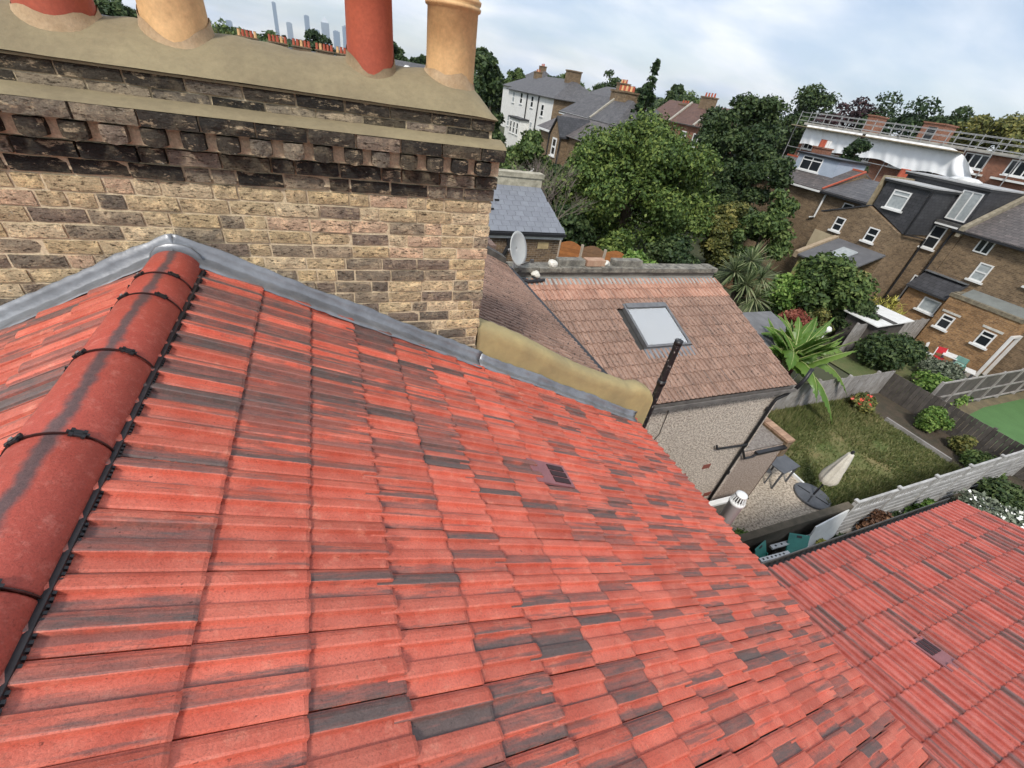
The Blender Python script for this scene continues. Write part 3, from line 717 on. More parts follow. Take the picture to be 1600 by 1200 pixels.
def glass_mat(name, tint=(.8, .85, .9), rough=.04):
    m, nt, lk, b = newmat(name); b.inputs['Base Color'].default_value = (*tint, 1); b.inputs['Roughness'].default_value = rough
    b.inputs['Transmission Weight'].default_value = 1; b.inputs['IOR'].default_value = 1.45; b.inputs['Alpha'].default_value = .35; return m
PANEG = glass_mat('roof_window_glass')
f_ = MB(); f_.hexa(slab(rwx0+fb_+.004, rwx1-fb_-.004, rwd0+.13, rwd1-fb_-.002, .080, .086)); f_.build('pane', PANEG, rw)
f_ = MB(); f_.hexa(slab(rwx0-.06, rwx1+.06, rwd1+.002, rwd1+.26, .03, .048)); f_.build('lead_apron', LEAD, rw)
# gutter, downpipe, vents
pg = MB(); pg.box(5.2, 9.80, 4.47, 4.485, NZ-.10, NZ-.03); pg.box(5.2, 9.80, 4.565, 4.58, NZ-.10, NZ-.03); pg.box(5.2, 9.80, 4.47, 4.58, NZ-.112, NZ-.10)
pg.build('gutter', M('grey_gutter', (.19, .175, .16), (.10, .09, .085), 5, 5, .6, .2, 40, .003), wing)
fs = MB(); fs.box(5.2, 9.78, 4.585, 4.66, NZ-.2, NZ-.06); fs.build('fascia', GUT, wing)
dp = MB(); dp.tube([(9.74, 4.53, NZ-.10), (9.72, 4.55, NZ-.22), (9.55, 4.60, NZ-.38), (9.52, 4.60, NZ-.5), (9.42, 4.60, GZ+.1)], .036, 10); dp.tube([(9.5, 4.58, -5.04), (9.3, 4.55, -5.02), (8.5, 4.57, -4.99), (8.44, 4.57, -4.88)], .026, 8)
dp = dp.build('downpipe', BLACK, wing, True)
for z in (-3.95, -5.05, -6.0):
    c = MB(); c.tube([(9.49, 4.60, z), (9.485, 4.60, z-.09)], .048, 10); c.build('pipe_bracket', BLACK, wing)
sp2 = MB(); sp2.tube([(9.80, 4.5, NZ-.05), (9.95, 4.52, NZ+.18), (10.02, 4.55, NZ+.42)], .042, 10); sp2.build('vent_pipe', BLACK, wing, True)
PLATE = M('red_vent_brick', (.26, .075, .05), (.2, .055, .04), 12, 4, .9, .3)
for x, z in ((7.39, -3.55), (8.64, -5.69), (9.30, -6.9), (7.95, -5.86)):
    c = MB(); c.box(x-.115, x+.115, 4.648, 4.665, z-.07, z+.07); c.build('vent_brick', PLATE, wing)
cb = MB(); cb.tube([(6.55, 4.645, -3.5), (6.60, 4.645, -4.25), (6.35, 4.645, -4.75), (6.1, 4.645, -5.6)], .008, 5); cb.build('cable', BLACK, wing)
# parapet with coping on the far side of the wing
pw = MB(); pw.box(4.15, XW+.03, 7.76, 8.0, GZ, -2.08); pw = pw.build('parapet', M('grey_render', (.23, .205, .17), (.14, .125, .105), 3, 6, .95, .6, 30, .008, fine=.2), wing)
x = 4.15
while x < XW:
    L = random.uniform(.45, .75); L = min(L, XW+.04-x); h = random.choice((.08, .09, .10)); c = MB(); c.prism([(x, 7.70+jit(.01), -2.078), (x+L-.01, 7.70+jit(.01), -2.078), (x+L-.01, 8.05, -2.078), (x, 8.05, -2.078)], (jit(.01), 0, h)); c.build('coping_stone', GREYSTONE, pw); x += L
lf = MB(); lf.hexa(slab(4.15, XW, -3.30, -3.12, .03, .045)); lf.box(4.15, XW, 7.735, 7.758, -2.32, -2.20); lf.build('lead_flashing', M('pale_lead', (.40, .40, .37), (.27, .28, .27), 5, 6, .6, .3, 30, .004), wing)
RUB = M('white_mortar_lump', (.72, .70, .63), (.55, .52, .44), 14, 4, .95, .8, 40, .01)
def rock(name, c, r, m, seed, sq=(1, 1, .7)):
    rr = random.Random(seed); bm = bmesh.new(); bmesh.ops.create_icosphere(bm, subdivisions=2, radius=1)
    k = [Vector((rr.uniform(-1, 1), rr.uniform(-1, 1), rr.uniform(-1, 1))) for _ in range(5)]
    for v in bm.verts:
        d = 1+.28*sum(math.sin(3*v.co.dot(q)+i) for i, q in enumerate(k))/2.2; v.co = Vector((v.co.x*d*sq[0], v.co.y*d*sq[1], v.co.z*d*sq[2]))*r
    me = bpy.data.meshes.new(name); bm.to_mesh(me); bm.free(); me.materials.append(m); return link(name, me, loc=c)
for i, (x, y, z, r, lab) in enumerate(((5.15, 7.85, -1.93, .11, 'white mortar lump left on the coping behind the satellite dish'), (4.72, 7.66, -2.10, .085, 'small white mortar lump at the foot of the satellite dish'), (6.55, 7.9, -1.95, .10, 'white mortar lump at the right end of the loose coping slabs'))):
    tag(rock('mortar_lump', (x, y, z), r, RUB, i), lab, 'mortar')
for i, (x0, x1, lab) in enumerate(((5.3, 5.95, 'grey loose coping slab right of the white mortar lump'), (6.0, 6.48, 'pinkish brick slab lying on the coping between two grey slabs'), (6.72, 7.5, 'grey loose coping slab farthest right on the parapet'))):
    c = MB(); c.prism([(x0, 7.82, -1.985), (x1, 7.82, -1.985), (x1, 8.02, -1.985), (x0, 8.02, -1.985)], (0, .01, .13))
    tag(c.build('coping_slab', GREYSTONE if i != 1 else M('pinkish_brick', (.45, .30, .2), (.35, .2, .13), 9, 4)), lab, 'slab')
# lean-to behind the wing
lt = empty('lean_to', (10.5, 5.1, GZ), 'low pebbledashed lean-to with gravelled flat roof and brick-topped parapet', 'extension')
PEB2 = M('pinkish_pebbledash', (.54, .44, .37), (.26, .195, .155), 24, 3, .95, 1.0, 85, .014, fine=.3, lo=.36, hi=.62)
b = MB(); b.box(XW+.003, 11.22, 4.66, 6.2, GZ, -5.52); b.build('wall', PEB2, lt)
b = MB(); b.box(XW+.004, 11.2, 4.70, 6.2, -5.518, -5.46); b.build('roof', M('gravelled_felt', (.17, .14, .12), (.32, .29, .26), 14, 5, 1, 1, 60, .02, fine=.4), lt)
b = MB(); b.box(11.21, 11.42, 4.62, 6.2, -5.9, -5.40); pt_ = b.build('parapet', BW_BROWN, lt)
y = 4.62
while y < 6.15:
    c = MB(); c.box(11.19, 11.45, y, y+.10, -5.398, -5.33); c.build('brick', M('coping_brick', (.40, .26, .17), (.3, .18, .12), 9, 5, .95, .5, var=.25), pt_); y += .108
c = MB(); c.tube([(9.55, 4.6, -5.3), (9.7, 4.55, -5.55), (10.05, 4.60, -5.62), (10.2, 4.60, -5.55)], .03, 8); c.box(10.15, 11.2, 4.56, 4.66, -5.56, -5.49); c.build('gutter', BLACK, lt)
c = MB(); c.box(11.222, 11.26, 4.66, 4.72, GZ, -5.91); c.build('corner_board', M('brown_board', (.10, .05, .03), None, 6, 3), lt)
# black soil pipe with peeling paint beside the rendered parapet
PEEL = None
def peel():
    m, nt, lk, b = newmat('peeling_black_paint'); t = nt.new('ShaderNodeTexCoord')
    f = rampn(nt, lk, noise(nt, lk, t.outputs['Object'], 22, 5, .7), [(.60, 0.), (.63, 1.)])
    lk.new(mixn(nt, lk, f, (.012, .012, .013), (.34, .32, .30)), b.inputs['Base Color']); b.inputs['Roughness'].default_value = .45; return m
PEEL = peel()
sv = MB(); sv.tube([(4.09, 2.90, -4.5), (4.09, 2.90, -.88)], .041, 14, cap=False); sv.tube([(4.09, 2.90, -1.42), (4.09, 2.90, -1.36)], .049, 14); sv.tube([(4.09, 2.90, -.90), (4.09, 2.90, -.85)], .044, 14)
tag(sv.build('soil_vent_pipe', PEEL, None, True), 'tall black soil vent pipe with peeling paint at the end of the ochre parapet', 'pipe')
# white vent pipe with louvred cap beyond our eaves
vp = empty('vent_pipe', (4.75, 1.82, -4.9), 'white plastic vent pipe with slotted cap rising just beyond the red eaves', 'pipe')
px_, py_ = 4.75, 1.82
c = MB(); c.lathe([(.078, -4.9), (.078, -2.370), (.086, -2.365), (.086, -2.330), (.074, -2.325), (.0, -2.320)], (px_, py_, 0), 20); c.build('body', WHITEP, vp, True)
for i in range(16):
    a = 2*math.pi*i/16; c = MB(); c.bar((px_+0.080*math.cos(a), py_+0.080*math.sin(a), -2.330), (px_+0.056*math.cos(a), py_+0.056*math.sin(a), -2.240), .010, .008); c.build('cap_rib', WHITEP, vp)
c = MB(); c.lathe([(.055, -2.325), (.045, -2.242), (.0, -2.240)], (px_, py_, 0), 14); c.build('cap_core', M('cap_dark', (.062, .05, .05), None), vp)
c = MB(); c.lathe([(.064, -2.242), (.062, -2.225), (.037, -2.212), (.0, -2.208)], (px_, py_, 0), 20); c.build('cap_top', WHITEP, vp, True)
# satellite dish
dish = empty('satellite_dish', (4.35, 7.55, -2.0), 'pale grey oval satellite dish on a bracket above the brown tile roof', 'satellite dish')
DISH = M('dish_grey', (.52, .53, .50), (.44, .45, .43), 3, 5, .5, .05, fine=.05)
dc = Vector((4.12, 7.45, -1.50)); dn = Vector((.58, -.74, .33)).normalized()
dx = dn.cross(Vector((0, 0, 1))).normalized(); dy = dx.cross(dn).normalized()
vv = []; ff = []; nr_, na_ = 6, 28
for i in range(nr_+1):
    r = i/nr_
    for k in range(na_): a = 2*math.pi*k/na_; vv.append(dc+dx*(.30*r*math.cos(a))+dy*(.325*r*math.sin(a))+dn*(.06*(r*r)-.03))
for i in range(nr_):
    for k in range(na_): ff.append((i*na_+k, i*na_+(k+1) % na_, (i+1)*na_+(k+1) % na_, (i+1)*na_+k))
o = link('reflector', mesh('reflector', vv, ff, DISH, True), dish); o.modifiers.new('t', 'SOLIDIFY').thickness = .012
c = MB(); c.tube([dc-dn*.05, dc-dn*.2, (4.2, 7.7, -1.85), (4.2, 7.74, -2.2)], .025, 8); c.build('mast', M('mast_grey', (.3, .3, .3), None), dish)
c = MB(); c.tube([dc-dy*.31, dc-dy*.24+dn*.28], .012, 6); c.box(*(q for t in zip((dc-dy*.24+dn*.28)-Vector((.03, .03, .03)), (dc-dy*.24+dn*.28)+Vector((.03, .03, .03))) for q in t)); c.build('feed_arm', GUT, dish)
c = MB(); c.tube([(4.3, 7.6, -2.17), (4.5, 7.52, -2.19), (4.75, 7.56, -2.2), (4.9, 7.6, -2.2)], .035, 8); c.build('coiled_cable', BLACK, dish)
# sloping parapet between the neighbour and the next house
c = MB(); c.prism([(0, 7.80, -.4), (4.06, 7.80, -4.06*tp-.3), (4.06, 7.80, -4.06*tp+.16), (0, 7.80, .16)], (0, .26, 0))
tag(c.build('parapet_wall', M('dark_lichen_render', (.13, .12, .105), (.065, .06, .055), 5, 6, 1, .6, 40, .008)), 'dark weathered sloping parapet behind the satellite dish', 'wall')
# ------------------------------------------------------------------ windows and simple house pieces
WFRAME = M('white_upvc', (.80, .80, .78), (.72, .72, .7), 3, 3, .4, 0, fine=.03)
def dark_glass(name, c=(.018, .022, .026), rough=.06):
    m, nt, lk, b = newmat(name); b.inputs['Base Color'].default_value = (*c, 1); b.inputs['Roughness'].default_value = rough; b.inputs['Specular IOR Level'].default_value = .6; return m
PANE = dark_glass('window_glass'); PANE_NET = M('net_curtain_glass', (.42, .45, .45), (.32, .35, .36), 6, 3, .2, 0, fine=.05)
SLATE = None
def slate_material(name, c1, c2, rh=.2, bw=.3, lichen=0.):
    m, nt, lk, b = newmat(name); t = nt.new('ShaderNodeTexCoord'); s = nt.new('ShaderNodeSeparateXYZ'); lk.new(t.outputs['Object'], s.inputs[0])
    g = nt.new('ShaderNodeNewGeometry'); sn = nt.new('ShaderNodeSeparateXYZ'); lk.new(g.outputs['True Normal'], sn.inputs[0])
    k = mathn(nt, lk, 'GREATER_THAN', mathn(nt, lk, 'ABSOLUTE', sn.outputs[0]), mathn(nt, lk, 'ABSOLUTE', sn.outputs[1]))
    mxn = nt.new('ShaderNodeMix'); lk.new(k, mxn.inputs[0]); lk.new(s.outputs[0], mxn.inputs[2]); lk.new(s.outputs[1], mxn.inputs[3])
    cv = nt.new('ShaderNodeCombineXYZ'); lk.new(mxn.outputs[0], cv.inputs[0]); lk.new(mathn(nt, lk, 'MULTIPLY', s.outputs[2], 2.0), cv.inputs[1])
    br = nt.new('ShaderNodeTexBrick'); lk.new(cv.outputs[0], br.inputs['Vector']); br.inputs['Scale'].default_value = 1; br.inputs['Brick Width'].default_value = bw; br.inputs['Row Height'].default_value = rh
    br.inputs['Mortar Size'].default_value = .012; br.inputs['Color1'].default_value = (*c1, 1); br.inputs['Color2'].default_value = (*c2, 1); br.inputs['Mortar'].default_value = (*[x*.45 for x in c2], 1)
    c = mixn(nt, lk, 1., br.outputs[0], rampn(nt, lk, noise(nt, lk, t.outputs['Object'], 2.2, 6, .65), [(.3, .72), (.7, 1.25)]), 'MULTIPLY')
    if lichen: c = mixn(nt, lk, rampn(nt, lk, noise(nt, lk, t.outputs['Object'], 4.5, 6, .7), [(.58, 0.), (.7, lichen)]), c, (.36, .33, .29))
    lk.new(c, b.inputs['Base Color']); b.inputs['Roughness'].default_value = .6; bumpn(nt, lk, br.outputs[1], -.5, .01, b); return m
SLATE = slate_material('grey_slate', (.115, .11, .11), (.08, .077, .08), lichen=.35)
SLATE_B = slate_material('blue_grey_slate', (.17, .18, .20), (.125, .135, .155))
SLATE_K = slate_material('charcoal_slate', (.055, .055, .06), (.038, .038, .042), rh=.28)
SLATE_M = slate_material('mottled_slate', (.125, .105, .098), (.085, .075, .072), lichen=.6)
TILE_FAR = slate_material('brown_plain_tile', (.16, .085, .06), (.11, .06, .045), rh=.16, bw=.22)
def win(parent, ax, p, a0, a1, z0, z1, fr=.06, mull=(), trans=(.5,), pane=None, sgn=-1, sill=True, d=.07, fm=None):
    """window in a wall whose outside faces sgn along axis ax at coordinate p; a0..a1 along the other axis"""
    fm = fm or WFRAME
    def bx(m, u0, u1, v0, v1, q0, q1):
        lo, hi = sorted((p+sgn*q0, p+sgn*q1))
        m.box(lo, hi, u0, u1, v0, v1) if ax == 'x' else m.box(u0, u1, lo, hi, v0, v1)
    f = MB(); bx(f, a0, a0+fr, z0, z1, -.02, d*.6); bx(f, a1-fr, a1, z0, z1, -.02, d*.6); bx(f, a0+fr, a1-fr, z0, z0+fr, -.02, d*.6); bx(f, a0+fr, a1-fr, z1-fr, z1, -.02, d*.6)
    for t in trans: zz = z0+(z1-z0)*t; bx(f, a0+fr, a1-fr, zz-fr*.5, zz+fr*.5, -.02, d*.55)
    for t in mull: aa = a0+(a1-a0)*t; bx(f, aa-fr*.5, aa+fr*.5, z0+fr, z1-fr, -.02, d*.5)
    w = f.build('window', fm, parent)
    g = MB(); bx(g, a0+fr*.9, a1-fr*.9, z0+fr*.9, z1-fr*.9, -.01, .012); g.build('pane', pane or (PANE_NET if random.random() < .22 else PANE), w)
    if sill: s = MB(); bx(s, a0-.09, a1+.09, z0-.09, z0-.002, -.02, d*1.8); s.build('sill', fm, w)
    return w
def part(name, m, parent, fn, **k):
    b = MB(); fn(b); return b.build(name, m, parent, **k)

# ------------------------------------------------------------------ opposite terrace (rear elevations)
FX = 31.6; EV = -1.68
def terrace_body(o, y0, y1, m, x1=40.4, ridge=.15):
    part('wall', m, o, lambda b: b.prism([(FX, y0, GZ), (x1, y0, GZ), (x1, y0, EV-.02), ((FX+x1)/2, y0, ridge-.1), (FX, y0, EV-.02)], (0, y1-y0, 0)))
def terrace_roof(o, y0, y1, m, x1=40.4, ridge=.15):
    xm = (FX+x1)/2; sl = (ridge-EV)/(xm-FX)
    return part('roof', m, o, lambda b: b.prism([(FX-.25, y0, EV-.25*sl), (xm, y0, ridge), (x1+.2, y0, EV-.2*sl), (x1+.2, y0, EV-.2*sl-.1), (xm, y0, ridge-.1), (FX-.25, y0, EV-.25*sl-.1)], (0, y1-y0, 0)))
# nearest: mottled slate roof
h1 = empty('terraced_house', (36, 11, GZ), 'brown brick terraced house with mottled dark slate roof at the right edge', 'house')
terrace_body(h1, 4.0, 12.64, BW_BROWN, 39.6); r1 = terrace_roof(h1, 4.0, 12.6, SLATE_M, 39.6)
part('gutter', BLACK, h1, lambda b: b.box(FX-.38, FX-.26, 4, 13.1, EV-.26, EV-.15))
win(h1, 'x', FX, 11.2, 11.84, -2.57, -1.92, mull=(.5,), trans=(), sill=False); win(h1, 'x', FX, 10.62, 11.2, -3.79, -2.92); win(h1, 'x', FX, 8.4, 9.1, -3.3, -2.2)
part('party_parapet', M('pale_parapet', (.34, .30, .22), (.2, .17, .12), 4, 5), h1, lambda b: b.prism([(FX-.35, 12.62, EV-.45), (FX-.35, 12.62, EV+.05), (35.6, 12.62, .42), (35.6, 12.62, -.2)], (0, .2, 0)))
part('chimney', BW_BROWN, h1, lambda b: (b.box(35.4, 36.5, 11.6, 12.5, -.5, 1.0), b.box(35.35, 36.55, 11.55, 12.55, 1.0, 1.15)))
# with box dormer and balcony doors
h2 = empty('terraced_house', (36, 14.6, GZ), 'brick terraced house with charcoal box dormer and tall white balcony doors', 'house')
terrace_body(h2, 12.66, 16.3, BW_BROWN, 38, -.75); terrace_roof(h2, 12.84, 16.3, SLATE_K, 38, -.75)
dm = part('dormer', SLATE_K, h2, lambda b: b.box(31.75, 37.0, 12.86, 16.9, EV+.1, .06))
part('fascia', M('dormer_fascia', (.05, .05, .052), None, 4, 3, .5, 0), dm, lambda b: b.box(31.6, 37.1, 12.84, 17.0, .062, .17))
part('roof_deck', M('pale_flat_roof', (.42, .42, .41), (.3, .3, .3), 2, 5, .8, .2), dm, lambda b: b.box(31.56, 37.1, 12.8, 17.02, .172, .23))
win(dm, 'x', 31.75, 13.02, 13.95, -1.50, -.07, mull=(.5,), trans=(), pane=PANE_NET, sill=False)
part('balcony_ledge', GUT, h2, lambda b: b.box(31.3, 31.74, 12.84, 14.04, EV-.12, EV+.08))
part('ledge_trim', WFRAME, h2, lambda b: b.box(31.25, 31.295, 12.9, 14.0, EV-.14, EV-.06))
win(h2, 'x', FX, 13.40, 14.04, -3.07, -1.90); win(h2, 'x', FX, 12.75, 13.4, -6.0, -4.5, trans=(.8,), mull=(.5,))
part('skylight_dome', M('white_dome', (.75, .75, .72), None, 3, 2, .3, 0), dm, lambda b: b.lathe([(.75, .232), (.7, .32), (.45, .42), (0, .46)], (33.4, 14.9, 0), 18), smooth=True)
part('downpipe', BLACK, h2, lambda b: b.tube([(31.52, 13.1, EV-.1), (31.52, 13.1, GZ)], .05, 8))
# paired wing with gable and L-shaped dormer
h3 = empty('terraced_house', (33, 15.5, GZ), 'brick house with dark tile-hung loft over a gabled rear wing and two sash windows', 'house')
GXW = 29.0
part('wall', BW_BROWN, h3, lambda b: b.prism([(GXW, 14.12, GZ), (GXW, 18.53, GZ), (GXW, 18.53, -2.5), (GXW, 16.3, -1.66), (GXW, 14.12, -2.52)], (FX-GXW-.01, 0, 0)))
part('wing_roof', SLATE_K, h3, lambda b: b.prism([(GXW-.06, 18.72, -2.56), (GXW-.06, 16.3, -1.60), (GXW-.06, 16.3, -1.68), (GXW-.06, 18.72, -2.64)], (3.9, 0, 0)))
ld = part('loft_dormer', SLATE_K, h3, lambda b: b.prism([(GXW+.22, 14.06, -2.50), (GXW+.22, 16.28, -1.58), (GXW+.22, 16.28, -.36), (GXW+.22, 14.06, -.34)], (5.2, 0, 0)))
part('fascia', M('dormer_fascia_black', (.04, .04, .042), None, 4, 3, .5, 0), ld, lambda b: b.box(GXW+.08, 34.4, 13.95, 16.36, -.338, -.24))
part('roof_deck', M('pale_flat_roof_b', (.45, .45, .44), (.33, .33, .33), 2, 5, .8, .2), ld, lambda b: b.box(GXW+.05, 34.4, 13.9, 16.38, -.238, -.18))
win(ld, 'x', GXW+.22, 14.78, 15.67, -1.52, -.62, trans=(.75,), pane=PANE_NET)
part('party_parapet', M('buff_parapet', (.34, .28, .18), (.22, .17, .1), 5, 5), h3, lambda b: b.box(GXW+.1, 34.5, 16.39, 16.55, -1.8, -.1))
win(h3, 'x', GXW, 17.06, 17.62, -3.36, -2.61); win(h3, 'x', GXW, 15.03, 15.62, -3.33, -2.60)
part('cream_render', M('cream_render', (.48, .40, .26), (.42, .34, .22), 2, 4, .9, .2), h3, lambda b: b.box(GXW-.02, GXW-.002, 16.9, 18.53, GZ, -3.62))
part('downpipe', BLACK, h3, lambda b: b.tube([(GXW+.3, 13.98, -.4), (GXW+.3, 13.98, -2.5), (31.5, 14.0, -2.7), (31.5, 14.0, GZ)], .05, 8))
e3 = part('kitchen_extension', M('yellow_green_render', (.34, .32, .12), (.28, .26, .1), 2, 4, .9, .2), h3, lambda b: b.prism([(26.4, 14.2, GZ), (26.4, 16.85, GZ), (26.4, 16.85, -4.75), (26.4, 14.2, -4.75)], (2.58, 0, 0)))
part('flat_roof', M('grey_membrane', (.13, .13, .135), (.10, .10, .105), 2, 5, .8, .2), e3, lambda b: b.prism([(26.2, 14.05, -4.75), (GXW-.004, 14.05, -3.75), (GXW-.004, 16.9, -3.75), (26.2, 16.9, -4.75)], (0, 0, .09)))
part('rooflight', PANE_NET, e3, lambda b: b.prism([(27.2, 15.0, -4.29), (28.2, 15.0, -3.92), (28.2, 15.9, -3.92), (27.2, 15.9, -4.29)], (0, 0, .07)))
part('kerb_wall', M('buff_coping', (.4, .32, .22), (.3, .22, .14), 5, 5), e3, lambda b: b.prism([(26.2, 16.92, -4.9), (GXW-.01, 16.92, -3.9), (GXW-.01, 16.92, -3.55), (26.2, 16.92, -4.55)], (0, .25, 0)))
# next: slate house with upper window
h4 = empty('terraced_house', (36, 18.6, GZ), 'brick terraced house with plain dark slate roof beside the tile-hung loft', 'house')
terrace_body(h4, 16.32, 21.0, BW_BROWN, 38, -.78); terrace_roof(h4, 16.6, 21.0, SLATE, 38, -.78)
part('gutter', BLACK, h4, lambda b: b.box(FX-.38, FX-.26, 16.6, 21, EV-.26, EV-.15)); win(h4, 'x', FX, 18.65, 19.3, -3.1, -2.1)
part('downpipe', WHITEP, h4, lambda b: b.tube([(FX-.1, 20.7, EV-.2), (FX-.1, 20.7, -3.4), (FX-.1, 21.0, -3.5)], .06, 8))
part('chimney', BW_BROWN, h4, lambda b: (b.box(37.6, 38.6, 20.3, 21.0, -1.8, -.55), b.box(37.55, 38.65, 20.25, 21.05, -.55, -.43)))
for i in range(3): part('chimney_pot', POT_RED, h4, lambda b: b.lathe([(.15, -.43), (.13, .05), (.16, .08), (.13, .12)], (37.8+i*.3, 20.65, 0), 12))
# farthest: with white-framed dormer and pale cheek
h5 = empty('terraced_house', (36, 23.5, GZ), 'terraced house with white-framed dormer and pale blue metal cheek on its roof', 'house')
terrace_body(h5, 21.02, 27.5, BW_BROWN, 38, -.45); terrace_roof(h5, 21.02, 27.5, SLATE_M, 38, -.45)
part('gutter', WFRAME, h5, lambda b: b.box(FX-.38, FX-.26, 21.05, 27.5, EV-.26, EV-.16))
d5 = part('dormer', M('pale_blue_cheek', (.42, .48, .56), (.36, .42, .5), 2, 4, .5, .05), h5, lambda b: b.box(33.1, 36.0, 22.0, 25.2, EV+.2, -.08))
part('flat_roof', BLACK, d5, lambda b: b.box(32.95, 36.1, 21.85, 25.4, -.078, .03)); win(d5, 'x', 33.1, 23.15, 24.75, -1.02, -.14, mull=(.5,), trans=(.72,))
part('ridge_trim', POT_RED, h5, lambda b: (b.bar((FX-.2, 21.06, EV), (34.8, 21.06, -.42), .1, .08), b.bar((34.8, 21.1, -.42), (34.8, 27.5, -.42), .14, .1)))
part('chimney', BW_RED, h5, lambda b: (b.box(36, 37.2, 25.8, 26.6, -.8, .35), b.box(35.95, 37.25, 25.75, 26.65, .35, .45)))
for i in range(4): part('chimney_pot', POT_RED if i < 2 else WHITEP, h5, lambda b: b.lathe([(.14, .45), (.12, .9), (.15, .94)], (36.15+i*.3, 26.2, 0), 10))
# orange brick extension
x1 = empty('brick_extension', (31, 9.4, GZ), 'single-storey orange stock brick extension with two small white windows', 'extension')
EX = 30.4
part('wall', BW_ORANGE, x1, lambda b: b.prism([(EX, 7.9, GZ), (EX, 10.9, GZ), (EX, 10.9, -4.62), (EX, 7.9, -4.62)], (FX-EX-.005, 0, 0)))
part('parapet', M('sooty_coping', (.26, .22, .15), (.12, .10, .07), 5, 6, .95, .5), x1, lambda b: (b.box(EX-.05, EX+.22, 7.85, 10.95, -4.618, -4.45), b.box(EX+.22, FX-.01, 10.72, 10.95, -4.618, -4.42)))
part('flat_roof', M('grey_green_felt', (.20, .215, .20), (.15, .16, .15), 2, 5, .85, .2), x1, lambda b: b.prism([(EX+.23, 7.9, -4.60), (FX-.01, 7.9, -4.25), (FX-.01, 10.7, -4.25), (EX+.23, 10.7, -4.60)], (0, 0, .06)))
w_ = win(x1, 'x', EX, 10.05, 10.6, -6.2, -5.49, trans=(.66,)); win(x1, 'x', EX, 8.26, 8.82, -6.2, -5.46, trans=(.66,))
for a, z in ((10.35, -5.40), (8.55, -5.36)): part('lintel', M('pale_lintel', (.62, .6, .54), None, 5, 3), x1, lambda b: b.box(EX-.03, EX+.01, a-.42, a+.42, z, z+.1))
part('door_frame', WFRAME, x1, lambda b: (b.box(EX+.1, EX+.2, 7.75, 7.88, GZ, -5.3), b.box(EX+.9, EX+1.0, 7.75, 7.88, GZ, -5.3), b.box(EX+.2, EX+.9, 7.75, 7.88, -5.4, -5.3)))
x2 = empty('lean_to', (31.4, 11.8, GZ), 'brick lean-to with dark slate roof and wide white window left of the orange extension', 'extension')
part('wall', BW_ORANGE, x2, lambda b: b.box(30.75, FX-.01, 10.97, 12.9, GZ, -4.98)); part('roof', SLATE_K, x2, lambda b: b.prism([(30.5, 10.97, -4.97), (FX-.01, 10.97, -4.2), (FX-.01, 13.0, -4.2), (30.5, 13.0, -4.97)], (0, 0, .1)))
part('ridge_lead', LEAD, x2, lambda b: b.box(FX-.25, FX-.012, 10.97, 13.0, -4.09, -4.03)); win(x2, 'x', 30.75, 11.1, 11.95, -5.85, -5.15, trans=())

# ------------------------------------------------------------------ flats with scaffolding
fl_ = empty('block_of_flats', (58, 33, GZ), 'long red brick block of flats with flat roof behind the terrace', 'building')
BX = 55.0
part('wall', BW_RED, fl_, lambda b: b.box(BX, 66, 8, 43, GZ, 1.95)); part('roof_edge', M('pale_fascia', (.5, .48, .43), (.38, .36, .32), 2, 4), fl_, lambda b: b.box(BX-.35, 66.2, 7.8, 43.3, 1.952, 2.2))
for yy in (10.5, 14.0, 17.3, 20.8, 24.2):
    for z in (.72, -1.7):
        win(fl_, 'x', BX, yy, yy+1.9, z, z+1.15, mull=(.33, .66), trans=(), fr=.1)
        part('balcony_slab', WHITEP, fl_, lambda b: b.box(BX-.5, BX-.01, yy-.3, yy+2.3, z-.45, z-.3))
for yy in (27.6, 30.6, 34, 38, 41): win(fl_, 'x', BX, yy, yy+1.3, -.4, 1.2, mull=(.5,), fr=.1)
for (a, c) in ((37.6, 38.5), (30.6, 32.6), (22.2, 23.2)):
    part('stair_tower' if c-a > 2 else 'chimney', BW_RED, fl_, lambda b: (b.box(58, 60, a, c, 2.2, 3.75), b.box(57.9, 60.1, a-.1, c+.1, 3.75, 3.87)))
win(fl_, 'x', 58, 31.2, 32.0, 2.4, 3.5, trans=(.33, .66), fm=GUT)
sc = empty('scaffold', (54, 30, GZ), 'galvanised tube scaffold with guard rails along the flats roof', 'scaffold')
GALV = M('galvanised_tube', (.42, .42, .41), (.3, .3, .3), 6, 3, .5, 0, metal=.3)
for z, xx in ((2.35, BX-.6), (2.75, BX-.6), (3.15, BX-.6), (2.35, BX+1.4), (2.9, BX+1.4), (3.3, BX+1.4)):
    part('guard_rail', GALV, sc, lambda b: b.bar((xx, 4, z), (xx, 44, z), .048))
for i in range(21):
    y = 44-i*2.0
    part('standard', GALV, sc, lambda b: b.bar((BX-.6, y, GZ), (BX-.6, y, 3.25), .06)); part('standard', GALV, sc, lambda b: b.bar((BX+1.4, y+.3, 1.9), (BX+1.4, y+.3, 3.4), .06))
for z in (-2.5, -.4, 1.6): part('ledger', GALV, sc, lambda b: b.bar((BX-.62, 26, z), (BX-.62, 44, z), .06))
part('scaffold_boards', M('scaffold_boards', (.36, .30, .2), (.26, .2, .13), 3, 4), sc, lambda b: b.box(BX-1.5, BX-.62, 26, 44, 1.72, 1.8))
